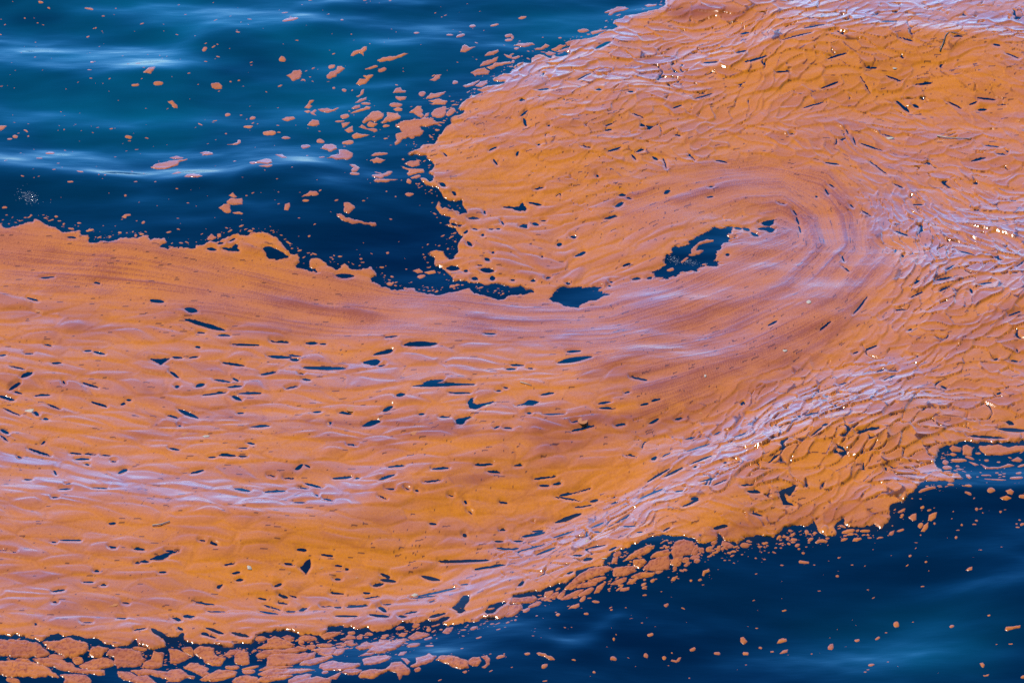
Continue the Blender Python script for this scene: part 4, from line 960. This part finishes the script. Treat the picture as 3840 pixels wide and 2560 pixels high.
# short cracks along the plate edges, open to the water
crk = sstep(.30, .62, fbm(su / 34, sv / 22, 95, 3) + .28 * rough) * fold * (np.abs(al1) < .55)
CR = full(np.where(crk > .2, (e1 - .055 * crk) * 2.2, 1.0))
CR = np.where(sel, CR, 1)
FM = np.minimum(FM, np.clip(CR, -.4, 1) + .06 * 0)

near = blur((FM > 0).astype(np.float32), 2, 2)
relief = .0035 * np.logaddexp(0, (relief + .001) / .0035)          # the sheet never dips under the water
RELIEF = boxblur(boxblur(full(relief), 1, 0), 1, 1)
RELIEF = .5 * RELIEF + .5 * full(relief)
SPARK = full(.0025 * jit * np.exp(-(np.where(fold > soft, e1, e2) / (.055 + .05 * rough)) ** 2) * broken)
RELIEF += np.where(near > .999, SPARK, 0)

pig = np.clip(.55 + .35 * patch + .25 * (neck) - .55 * fold * np.exp(-(e1 / .16) ** 2) - .4 * soft * np.exp(-(e2 / .2) ** 2) + .06 * coar + .5 * fold * (id1 - .5) + .3 * soft * (id2 - .5), 0, 1)
amberz = region([(1950, 150, 420, 90, 1), (1250, 1120, 330, 60, 1), (780, 1290, 330, 70, 1), (1900, 1080, 220, 80, 1), (1350, 420, 330, 120, .6),
                 (300, 620, 420, 60, .55), (250, 980, 500, 80, .25), (1750, 1230, 200, 50, .8)], su, sv)
pig = np.clip(pig - .55 * amberz, 0, 1)
rust = np.maximum.reduce([k_ * along(l_, w_, su, sv) for k_, w_, l_ in (
    (.26, 40, [(1250, 1005), (1600, 925), (1800, 840), (1960, 720)]), (.2, 32, [(1960, 660), (2000, 540), (1940, 440)]),
    (.2, 34, [(60, 590), (500, 665), (1100, 745)]), (.36, 16, [(1540, 26), (1640, 32), (1740, 50)]), (.2, 40, [(300, 950), (700, 985), (1050, 1010)]),
    (.18, 28, [(1350, 860), (1650, 760), (1800, 670)]), (.2, 24, [(1650, 1245), (1800, 1205), (2020, 1180)]), (.14, 40, [(2150, 800), (2350, 720)]))])
stre = np.clip(.03 + rust * (1.25 + .5 * coar) + .45 * fold * np.exp(-(e1 / .10) ** 2) * (ac1 > 0) + .28 * soft * np.exp(-(e2 / .08) ** 2) * (ac2 > 0) + .55 * neck * (.85 * strk + .45 * coar) + .05 * strk + .10 * coar * soft + .34 * fold * (id1 - .45) * pil1 + .32 * soft * (id2 - .45) * pil2, 0, .75)  # brown on each plate's viewer-side lip paints in the shading under its edge
SPK = np.zeros(FM.shape, np.float32)                  # dark crumbs and dashes caught in the scum, drawn out along the drift
nd = 8500
di_, dj_ = g.integers(2, NX - 2, nd), g.integers(2, NY - 2, nd)
keep = vnoise(di_ * ST / 130, dj_ * ST / 70, 555) > g.uniform(-.9, .5, nd)
di_, dj_ = di_[keep].astype(np.float32), dj_[keep].astype(np.float32)
ln = (1 + 9 * g.random(len(di_)) ** 3).astype(np.float32)
for k in range(10):
    m_ = ln > k
    t = TH[dj_.astype(int), di_.astype(int)]
    pi_, pj_ = np.clip(di_ + k * np.cos(t), 0, NX - 1).astype(int)[m_], np.clip(dj_ + k * np.sin(t), 0, NY - 1).astype(int)[m_]
    SPK[pj_, pi_] = .85
spk = np.maximum(SPK[sel], .85 * ((e1 < .045 + .05 * rough) & (np.abs(al1) < .5) & (ac1 > 0)) * sstep(.12, .6, broken) * fold)

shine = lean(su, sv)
sheen_coat = np.clip(.32 + .62 * sstep(-.01, .12, shine + .03 * patch) * (.75 + .5 * np.where(fold > soft, id1, id2)) - .1 * sstep(0, .1, -shine) + .4 * fold * crest * (ac1 < 0) * id1 + .4 * soft * crest2 * (ac2 < 0) * id2 + .05 * coar + .12 * strk * neck, 0, 1)  # coat follows slopes leaning away; plates' far lips get extra for a pale sheen

# rims of slits stand a little proud; the outer edge rounds down into the water
taper = sstep(0, 9, HOLEMAP) * sstep(0, .5, MO) * sstep(0, .35, CR)
rim = np.exp(-((HOLEMAP - 5) / 2) ** 2)
cover = np.clip(sstep(.30, .62, near + .12 * full(coar) * (near < .9)) * .75 + .3, 0, 1)
used, uu, vv, faces = cut(U, V, FM, ST)
uz = swell(uu, vv)
zz = np.where(FM[used] > 0, uz - .0004 + taper[used] * (.003 + RELIEF[used]) + .0012 * rim[used], uz - .0005)
ku = used[sel]


def pick(x):
    return full(x)[used]


x, y = world_xy(uu, vv)
scum = bpy.data.objects.new("scum_mat", None)
C.objects.link(scum)
tag(scum, "vast orange mat of wrinkled algae scum swirling across the sea", "algae mat")
link("skin", np.stack([x, y, zz], 1), faces, M_SKIN, scum, {"pigment": pick(pig), "streak": pick(stre), "speck": pick(spk), "sheen_coat": pick(sheen_coat), "cover": cover[used]})
TOP = (taper * (.003 + RELIEF)).astype(np.float32)


def mat_top(u, v):
    i, j = (u - X0) / ST, (v - Y0) / ST
    a = np.array([[i]], np.float32)[0], np.array([[j]], np.float32)[0]
    return float(swell(np.array([u], np.float32), np.array([v], np.float32))[0] + .001 + bilin(TOP, *a)[0])


# ---------------------------------------------------------------- the sea
dense_u = np.arange(-320, 2690, 5.0)
dense_v = np.arange(-280, 1640, 5.0)


def spread(dense, far):
    out = [dense]
    a, s = dense[-1], 6.0
    up = []
    while a < far:
        a += s
        s *= 1.35
        up.append(a)
    b, s = dense[0], 6.0
    dn = []
    while b > -far:
        b -= s
        s *= 1.35
        dn.append(b)
    return np.concatenate([dn[::-1], dense, up])


cu, cv = spread(dense_u, 9.0e5), spread(dense_v, 5.0e5)
SU, SV = np.meshgrid(cu, cv)
sw = swell(SU.astype(np.float32), SV.astype(np.float32))
inside = (SU > WX0) & (SU < WX0 + WS * WNX) & (SV > WY0) & (SV < WY0 + WS * WNY)
sw = np.where(inside, sw, 0)
X, Y = world_xy(SU, SV)
nv, nu = SU.shape
q = np.arange(nv * nu).reshape(nv, nu)
wf = np.stack([q[1:, :-1].ravel(), q[1:, 1:].ravel(), q[:-1, 1:].ravel(), q[:-1, :-1].ravel()], 1)
veil = blur(boxblur(mask.astype(np.float32), 10, 1), 7, 2)
gi, gj = (SU - X0) / ST, (SV - Y0) / ST
ok = (gi > 0) & (gi < NX - 1) & (gj > 0) & (gj < NY - 1)
low = sstep(1000, 1250, SV + .28 * (SU - 1100))
turb = np.where(ok, bilin(veil, gi.astype(np.float32), gj.astype(np.float32)) * low * .8, 0) * (.6 + .8 * fbm(SU / 60, SV / 30, 301, 3))
teal = np.clip(region([(350, 150, 800, 300, .8), (2100, 1470, 260, 90, .35), (1300, 60, 300, 90, .6)], SU, SV) * (.75 + .7 * fbm(SU / 260, SV / 80, 311, 3)), 0, 1)
sea = link("sea", np.stack([X.ravel(), Y.ravel(), sw.ravel()], 1), wf, M_WATER, None, {"turbid": np.clip(turb, 0, 1).ravel(), "teal": teal.ravel()})
sea["kind"] = "structure"
sea["label"] = "dark blue rippled sea water around and under the scum"

# ---------------------------------------------------------------- flakes and floes
items = []
rnd = random.Random(12)
for fam, data in (("flake", FLAKES), ("drift", DRIFT), ("floe", FLOES)):
    for key, lst in data.items():
        for h in lst:
            nm = None
            if isinstance(h, tuple) and isinstance(h[0], str):
                nm, h = h
            pts = lens(*h[:4], h[4] * 1.05, .86, rnd) if isinstance(h, tuple) else h
            f = tile(key, pts)
            items.append(dict(fam=fam, name=nm, f=f, q=survey(f), c=f.mean(0), a=area(f)))
items.sort(key=lambda t: (t["name"] is None, -t["a"]))
LIMIT = 296
things, rest = items[:LIMIT], items[LIMIT:]


def slab(it, k, merge=False):
    """mesh of one flake: a thin lens of scum with a ragged rim, wrinkles and a rounded edge"""
    qp = it["q"]
    size = math.sqrt(it["a"])
    if it["fam"] == "floe":
        qp = qp + np.stack([.10 * size * fbm(qp[:, 0] / 40, qp[:, 1] / 24, 470, 3), .06 * size * fbm(qp[:, 0] / 40, qp[:, 1] / 24, 473, 3)], 1)
    st = min(2.1, max(.75, size / 14))
    lo, hi = qp.min(0) - 7, qp.max(0) + 7
    uu_, vv_ = np.meshgrid(np.arange(lo[0], hi[0], st), np.arange(lo[1], hi[1], st))
    rag = min(8.0, .10 * size + .4) * (1.25 if it["fam"] == "flake" else .8)
    s = sdf(uu_ + rag * fbm(uu_ / 12, vv_ / 7, 400 + k % 7, 4, .68), vv_ + .8 * rag * fbm(uu_ / 12, vv_ / 7, 420 + k % 7, 4, .68), qp)
    m = s + rag * (.45 if it["fam"] == "flake" else .2) * fbm(uu_ / 9, vv_ / 6, 440 + k % 5, 3, .6) + (1.7 if it["fam"] == "floe" else .35)
    if not (m > 0).any():
        return None
    us, ur, vr, fc = cut(uu_, vv_, m, st)
    mm = m[us]
    zo = (k * 7 % 11) * .0003 if it["fam"] == "floe" else 0
    th_ = zo + {"flake": .006, "drift": .008, "floe": .0045}[it["fam"]] * min(1, .4 + size / 40)
    w = swell(ur.astype(np.float32), vr.astype(np.float32))
    wr = (.0045 if it["fam"] == "floe" else .0014) * min(1, size / 45)
    ang_ = float(drift(np.array([it["q"][:, 0].mean()], np.float32), np.array([it["q"][:, 1].mean()], np.float32))[0])
    ca, sa = math.cos(ang_), math.sin(ang_)
    a_, b_ = (ur * ca + vr * sa), (vr * ca - ur * sa)
    ridge = 1 - np.abs(fbm(a_ / 26 + k, b_ / 7, 460, 3, .55)) * 2
    rimz = np.exp(-((mm - 3.0) / 1.7) ** 2) * .0022 * min(1, size / 30)
    z_ = np.where(mm > 0, w - .001 + th_ * (1 - np.exp(-np.maximum(mm, 0) / (1.6 if it["fam"] != "floe" else 1.4))) + wr * ridge * sstep(0, 6, mm) + rimz, w - .0012)
    rk = np.random.default_rng(900 + k).random(2)
    pg = np.clip(.5 * (rk[0] - .5) + (.75 if it["fam"] == "flake" else .6) + .4 * fbm(ur / 30, vr / 18, 480 + k % 9, 3), 0, 1)
    sk = np.clip(.2 * rk[1] + (.0 if it["fam"] == "flake" else .06) + .22 * fbm(a_ / 20, b_ / 6, 490, 3) + (.8 * np.exp(-(fbm(a_ / 15 + k, b_ / 5, 495, 3, .6) / .09) ** 2) if it["fam"] == "floe" else 0), 0, .85)
    sp = (np.random.default_rng(k).random(ur.shape) < (.012 if it["fam"] == "floe" else .004)) * .6
    xw, yw = world_xy(ur, vr)
    cvr = np.clip(.5 + sstep(-.3, 1.6, mm + .8 * vnoise(ur / 5, vr / 4, 466)), 0, 1)
    sheen_w = np.clip(.15 + .8 * sstep(0, .11, lean(ur.astype(np.float32), vr.astype(np.float32))), 0, 1)
    return np.stack([xw, yw, z_], 1), fc, dict(pigment=pg, streak=sk, speck=sp, sheen_coat=sheen_w, cover=cvr)


# --- labels: each flake is named by its own look and by the landmark flake it lies next to
ZONE = {"flake": "flake", "drift": "flake", "floe": "floe"}
marks = [t for t in things if t["name"]]


def looks(t):
    f = t["f"]
    c = f - f.mean(0)
    w_, vec = np.linalg.eigh(c.T @ c)
    el = math.sqrt(max(w_[1], 1e-6) / max(w_[0], 1e-6))
    d = vec[:, 1]
    rise = math.degrees(math.atan2(-d[1] * np.sign(d[0] or 1), abs(d[0])))
    size = "tiny" if t["a"] < 60 else "small" if t["a"] < 220 else "mid-sized" if t["a"] < 900 else "large"
    shape = "roundish" if el < 1.55 else "oval" if el < 3 else "long thin"
    return size, shape, rise


def side(t, m):
    dx, dy = t["c"] - m["c"]
    if abs(dy) > .55 * abs(dx):
        return "above" if dy < 0 else "below"
    return "level with"


RANKW = ["first", "second", "third", "fourth", "fifth", "sixth", "seventh", "eighth", "ninth"]
for t in things:
    if t["name"]:
        continue
    fam = [m for m in marks if m["fam"] == t["fam"]]
    t["mark"] = min(fam, key=lambda m: np.hypot(*(t["c"] - m["c"])))
    t["side"] = side(t, t["mark"])
    t["look"] = looks(t)
where = {"flake": " on open water beside the lobe", "drift": " on dark water below the mat", "floe": " in the broken lower fringe"}
for t in things:
    if t["name"]:
        placed = any(w_ in t["name"].split() for w_ in ("on", "off", "in", "near", "beside", "under", "below", "at", "against", "next", "across", "frame", "edge", "belt", "along", "over", "inside"))
        t["label"] = t["name"] + ("" if placed else where[t["fam"]])
STOP = {"with", "at", "on", "under", "over", "and", "of", "to", "in", "by", "near", "beside", "off", "up", "joined", "wedged", "against", "lying", "next",
        "inside", "cut", "standing", "across", "trailing", "drilled", "bent", "notched", "pointing", "beside", "just", "between"}
for m in marks:
    w_ = m["name"].split()
    cutat = next((i for i, x_ in enumerate(w_) if x_ in STOP and i >= 2), len(w_))
    m["short"] = " ".join(w_[:cutat])
shorts = [m["short"] for m in marks]
for m in marks:
    if shorts.count(m["short"]) > 1:
        m["short"] = m["name"]
for t in things:
    if t["name"]:
        continue
    size, shape, rise = t["look"]
    twins = sorted([o for o in things if not o["name"] and o["mark"] is t["mark"] and o["side"] == t["side"] and o["look"][:2] == t["look"][:2]],
                   key=lambda o: np.hypot(*(o["c"] - o["mark"]["c"])))
    rank = "" if len(twins) == 1 else ", " + RANKW[min(8, next(i for i, o in enumerate(twins) if o is t))] + " one out"
    kind_ = "floe" if t["fam"] == "floe" else "flake"
    t["label"] = f"{size} {shape} {kind_}{rank} {t['side']} the {t['mark']['short']}"
    if len(t["label"].split()) > 16:
        t["label"] = t["label"].replace(" one out", "")
GROUPS = {"flake": "loose scum flakes on the open water", "drift": "loose scum flakes on the dark lower water", "floe": "broken scum floes along the lower fringe"}
for k, t in enumerate(things):
    r_ = slab(t, k)
    if r_ is None:
        continue
    vts, fcs, at_ = r_
    ctr = vts.mean(0)
    ctr[2] = vts[:, 2].min()
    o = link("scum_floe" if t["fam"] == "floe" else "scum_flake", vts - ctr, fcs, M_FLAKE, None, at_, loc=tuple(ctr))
    tag(o, t["label"], "scum floe" if t["fam"] == "floe" else "scum flake", GROUPS[t["fam"]])

# crumbs too small to pick out: one object
vs_, fs_, at3, off = [], [], {"pigment": [], "streak": [], "speck": [], "sheen_coat": [], "cover": []}, 0
crumbs = list(rest)
rg = random.Random(77)


def crumb(cx, cy, s):
    e = rg.uniform(1.1, 3)
    an = rg.uniform(-.5, .3)
    f = np.array(lens(cx - s * e * math.cos(an), cy - s * e * math.sin(an), cx + s * e * math.cos(an), cy + s * e * math.sin(an), s * 1.5, .9, rg))
    return dict(fam="drift", name=None, f=f, q=survey(f), c=f.mean(0), a=area(f))


def on_mat(cx, cy):
    q_ = survey([(cx, cy)])[0]
    i, j = int((q_[0] - X0) / ST), int((q_[1] - Y0) / ST)
    return 0 <= i < NX and 0 <= j < NY and near[j, i] > .1


n_ = 0
while n_ < 620:
    if rg.random() < .68:
        cx, cy = rg.uniform(500, 2420), rg.uniform(1050, 1600)
        edge = np.hypot(*(np.array([cx, cy]) - np.array([cx, 1830 - .28 * cx])))
        if rg.random() > math.exp(-max(0, cy - (1690 - .262 * cx)) / 130):
            continue
    else:
        cx, cy = rg.uniform(-60, 1250), rg.uniform(-30, 640)
    if on_mat(cx, cy):
        continue
    crumbs.append(crumb(cx, cy, .8 + 1.3 * rg.random() ** 2.5))
    n_ += 1
n_ = 0
while n_ < 900:
    cx, cy = rg.uniform(-40, 2400), rg.uniform(-30, 1600)
    q_ = survey([(cx, cy)])[0]
    i, j = int((q_[0] - X0) / ST), int((q_[1] - Y0) / ST)
    if not (0 <= i < NX and 0 <= j < NY) or near[j, i] > .02 or not .03 < veil[j, i] < .8 or rg.random() > veil[j, i] * 1.6:
        continue
    crumbs.append(crumb(cx, cy, .7 + 1.7 * rg.random() ** 2))
    n_ += 1
belt = [(-20, 1500), (280, 1505), (560, 1490), (900, 1455), (1180, 1375), (1350, 1335), (1500, 1305), (1640, 1272), (1764, 1240), (1900, 1222), (2040, 1195)]
n_ = 0
while n_ < 620:
    k = rg.randrange(len(belt) - 1)
    t_ = rg.random()
    cx = belt[k][0] * (1 - t_) + belt[k + 1][0] * t_ + rg.gauss(0, 6)
    cy = belt[k][1] * (1 - t_) + belt[k + 1][1] * t_ + rg.gauss(2, 19)
    if on_mat(cx, cy):
        continue
    crumbs.append(crumb(cx, cy, 1 + (2.6 if cx > 560 else 1.4) * rg.random() ** 2))
    n_ += 1
for k, t in enumerate(crumbs):
    r_ = slab(t, k)
    if r_ is None:
        continue
    vts, fcs, at_ = r_
    vs_.append(vts)
    fs_.append(fcs + off)
    off += len(vts)
    for key in at3:
        at3[key].append(at_[key])
o = link("scum_crumbs", np.concatenate(vs_), np.concatenate(fs_), M_FLAKE, None, {k_: np.concatenate(v_) for k_, v_ in at3.items()})
tag(o, "countless tiny orange crumbs of scum scattered over the water", "scum crumbs", None, "stuff")


# ---------------------------------------------------------------- bubbles, froth, twigs and pale scraps
def dome(nr=4, ns=10, flat=.55):
    v = [(0, 0, flat)]
    f = []
    for r_ in range(1, nr + 1):
        a = math.pi / 2 * r_ / nr
        for s_ in range(ns):
            b = 2 * math.pi * s_ / ns
            v.append((math.sin(a) * math.cos(b), math.sin(a) * math.sin(b), flat * math.cos(a)))
    for s_ in range(ns):
        f.append((0, 1 + s_, 1 + (s_ + 1) % ns))
    for r_ in range(1, nr):
        for s_ in range(ns):
            a, b = 1 + (r_ - 1) * ns + s_, 1 + (r_ - 1) * ns + (s_ + 1) % ns
            c, d = a + ns, b + ns
            f += [(a, c, d), (a, d, b)]
    return np.array(v), np.array(f)


BUBBLES = {"02":[(1715,820,100,45),(705,825,55,25),(437,825,50,30),(225,805,40,16),(1550,1150,100,24),(965,1105,55,14),(1190,1325,40,24),(440,1055,36,20)],
 "12":[(885,605,110,50),(650,735,50,44),(1985,775,70,36),(1490,885,150,40)],"22":[(650,795,90,60),(1735,645,40,36),(1425,995,30,16)],
 "03":[(560,350,190,46),(935,365,40,36),(1108,418,40,20),(75,385,130,36),(1020,420,40,18),(1030,850,110,40),(265,965,110,46),(660,675,46,26),(50,570,60,24),(885,540,40,16)],
 "13":[(585,455,80,48),(900,535,80,22),(290,510,60,28),(1180,205,50,16)],"23":[(830,165,80,44)],"31":[(1585,1005,40,36)],"32":[(225,640,70,36)]}
dv_, df_ = dome(5, 16, .28)
proto = None
for key, lst in BUBBLES.items():
    for bx, by, bw, bh in lst:
        f = tile(key, [(bx, by), (bx + bw / 2, by), (bx, by + bh / 2)])
        q_ = survey(f)
        xw, yw = world_xy(q_[0, 0], q_[0, 1])
        z_ = mat_top(q_[0, 0], q_[0, 1]) - .004
        if proto is None:
            proto = link("bubble", dv_, df_, M_BUBBLE, scum)
            b_ = proto
        else:
            b_ = proto.copy()
            C.objects.link(b_)
        b_.location = (xw, yw, z_)
        b_.scale = ((q_[1, 0] - q_[0, 0]) / KU, (q_[2, 1] - q_[0, 1]) / KV, .006)

sv3, sf3 = dome(3, 7, .8)


def froth(key, spread_, count, name, label):
    rr = random.Random(len(name) + count)
    vs2, fs2, of = [], [], 0
    (cx, cy), (rx, ry) = spread_
    for _ in range(count):
        px, py = rr.gauss(0, .5), rr.gauss(0, .5)
        f = tile(key, [(cx + px * rx, cy + py * ry + px * .45 * ry)])
        q_ = survey(f)[0]
        xw, yw = world_xy(q_[0], q_[1])
        s_ = rr.uniform(.002, .0055)
        w = float(swell(np.array([q_[0]], np.float32), np.array([q_[1]], np.float32))[0])
        vs2.append(sv3 * s_ + np.array([xw, yw, w]))
        fs2.append(sf3 + of)
        of += len(sv3)
    o_ = link(name, np.concatenate(vs2), np.concatenate(fs2), M_FROTH)
    tag(o_, label, "froth", None, "stuff")


froth("01", ((265, 315), (95, 48)), 170, "froth_patch", "cluster of tiny white bubbles on dark water above the streaked band")
froth("21", ((1500, 820), (70, 30)), 70, "froth_patch", "thin grey froth on the water of the inner pond")
froth("21", ((1650, 840), (90, 26)), 70, "froth_patch", "second thin froth streak by the inner pond's lower rim")


def rod(pts, r0, r1, ns=7):
    """tapered bent rod through points (x, y, z)"""
    p = np.array(pts, float)
    v, f = [], []
    for k, c in enumerate(p):
        d = p[min(k + 1, len(p) - 1)] - p[max(k - 1, 0)]
        d /= np.linalg.norm(d)
        a = np.cross(d, (0, 0, 1))
        a /= np.linalg.norm(a) + 1e-9
        b = np.cross(d, a)
        r_ = r0 + (r1 - r0) * k / (len(p) - 1)
        for s_ in range(ns):
            t = 2 * math.pi * s_ / ns
            v.append(c + r_ * (math.cos(t) * a + math.sin(t) * b))
    for k in range(len(p) - 1):
        for s_ in range(ns):
            a, b = k * ns + s_, k * ns + (s_ + 1) % ns
            f += [(a, b, b + ns), (a, b + ns, a + ns)]
    c0, c1 = len(v), len(v) + 1
    v += [p[0], p[-1]]
    for s_ in range(ns):
        f += [(c0, (s_ + 1) % ns, s_), (c1, (len(p) - 1) * ns + s_, (len(p) - 1) * ns + (s_ + 1) % ns)]
    return np.array(v), np.array(f)


def on_top(key, pts, lift):
    out = []
    for (px, py) in pts:
        q_ = survey(tile(key, [(px, py)]))[0]
        xw, yw = world_xy(q_[0], q_[1])
        out.append((xw, yw, mat_top(q_[0], q_[1]) + lift))
    return out


def twig(key, pts, r0, r1, m, name, label, cat, branches=()):
    p = on_top(key, pts, .008)
    base = np.array(p[0])
    root = bpy.data.objects.new(name, None)
    C.objects.link(root)
    root.location = base
    tag(root, label, cat)
    v, f = rod([np.array(t) - base for t in p], r0, r1)
    link("stem", v, f, m, root)
    for br in branches:
        v, f = rod([np.array(t) - base for t in on_top(key, br, .008)], r0 * .6, r1 * .5)
        link("branch", v, f, m, root)


twig("30", [(1555, 1187), (1650, 1200), (1750, 1210), (1850, 1214)], .007, .004, M_STRAW, "straw", "straight pale straw lying on the wrinkled lobe", "straw", [[(1850, 1214), (1870, 1200)]])
twig("30", [(1580, 520), (1605, 470), (1630, 410), (1660, 378)], .006, .004, M_TWIG, "twig", "dark forked twig bent over the amber folds near the top", "twig",
     [[(1660, 378), (1720, 385), (1790, 398), (1830, 392)], [(1615, 440), (1570, 435)], [(1600, 480), (1570, 500)], [(1612, 455), (1630, 462)]])
twig("22", [(75, 430), (130, 445), (180, 462)], .005, .003, M_STRAW, "straw", "thin pale straw on the mat between two dark slits", "straw")
twig("03", [(1400, 152), (1480, 150), (1560, 130)], .007, .005, M_PALE, "feather", "whitish feather lying on the pale lower sheen of the mat", "feather")


def scrap(key, bx, by, bw, bh, an, k, label):
    """a small curved shell-like scrap lying on the scum"""
    q_ = survey(tile(key, [(bx, by), (bx + bw / 2, by), (bx, by + bh / 2)]))
    xw, yw = world_xy(q_[0, 0], q_[0, 1])
    hx, hy = (q_[1, 0] - q_[0, 0]) / KU, (q_[2, 1] - q_[0, 1]) / KV
    rr = random.Random(k)
    n1, n2 = 4, 12
    v, f = [(0, 0, .35)], []
    wob = [rr.uniform(.75, 1.2) for _ in range(n2)]
    for r_ in range(1, n1 + 1):
        for s_ in range(n2):
            b = 2 * math.pi * s_ / n2
            rad = r_ / n1 * (1 + (wob[s_] - 1) * r_ / n1)
            v.append((rad * math.cos(b), rad * math.sin(b), .35 * (1 - (r_ / n1) ** 2) + .12 * math.cos(b + 1) * r_ / n1))
    for s_ in range(n2):
        f.append((0, 1 + s_, 1 + (s_ + 1) % n2))
    for r_ in range(1, n1):
        for s_ in range(n2):
            a, b = 1 + (r_ - 1) * n2 + s_, 1 + (r_ - 1) * n2 + (s_ + 1) % n2
            f += [(a, a + n2, b + n2), (a, b + n2, b)]
    v = np.array(v)
    lo_ = v * (1, 1, 1) - (0, 0, .12)
    nvv = len(v)
    f2 = [(c, b, a) for a, b, c in f]
    ff = np.array(f + [(a + nvv, b + nvv, c + nvv) for a, b, c in f2])
    rimf = []
    st_ = 1 + (n1 - 1) * n2
    for s_ in range(n2):
        a, b = st_ + s_, st_ + (s_ + 1) % n2
        rimf += [(a, a + nvv, b + nvv), (a, b + nvv, b)]
    v = np.concatenate([v, lo_]) * (hx, hy, .006)
    o_ = link("pale_scrap", v, np.concatenate([ff, np.array(rimf)]), M_PALE, None, None, True, (xw, yw, mat_top(q_[0, 0], q_[0, 1]) + .001))
    o_.rotation_euler = (rr.uniform(-.1, .25), rr.uniform(-.15, .15), an)
    tag(o_, label, "debris", "pale scraps lying on the scum")


scrap("02", 265, 583, 100, 26, 0, 1, "long white leaf-like scrap touching a round dark slit")
scrap("32", 155, 133, 40, 20, .2, 2, "bright white chip alone on the smooth brown folds")
scrap("03", 2290, 492, 44, 30, .3, 3, "white scrap stuck beside a slit in the amber folds")
scrap("31", 375, 1272, 46, 40, .1, 4, "rounded white chip on the pale diagonal streaks")
scrap("22", 1775, 372, 22, 20, 0, 5, "tiny white bead-like chip inside the curving pink streaks")
scrap("12", 2130, 642, 44, 18, .1, 6, "small white scrap beside a hook-shaped dark slit")
scrap("23", 690, 288, 34, 34, 0, 7, "gleaming white chip on the fringe's sparkling folds")
scrap("23", 850, 487, 54, 14, .1, 8, "thin white scrap at the mat edge above the rubble belt")
scrap("13", 1460, 657, 64, 24, .2, 9, "whitish scrap at the tip of a long blue slit")
scrap("30", 1105, 1200, 110, 16, 0, 10, "long thin white scrap under a dark line on the lobe")
scrap("30", 1165, 640, 46, 22, 0, 11, "small white scrap among the amber folds near the top")
scrap("02", 1895, 845, 60, 28, -.5, 12, "grey-white crumpled scrap on smooth brown folds")
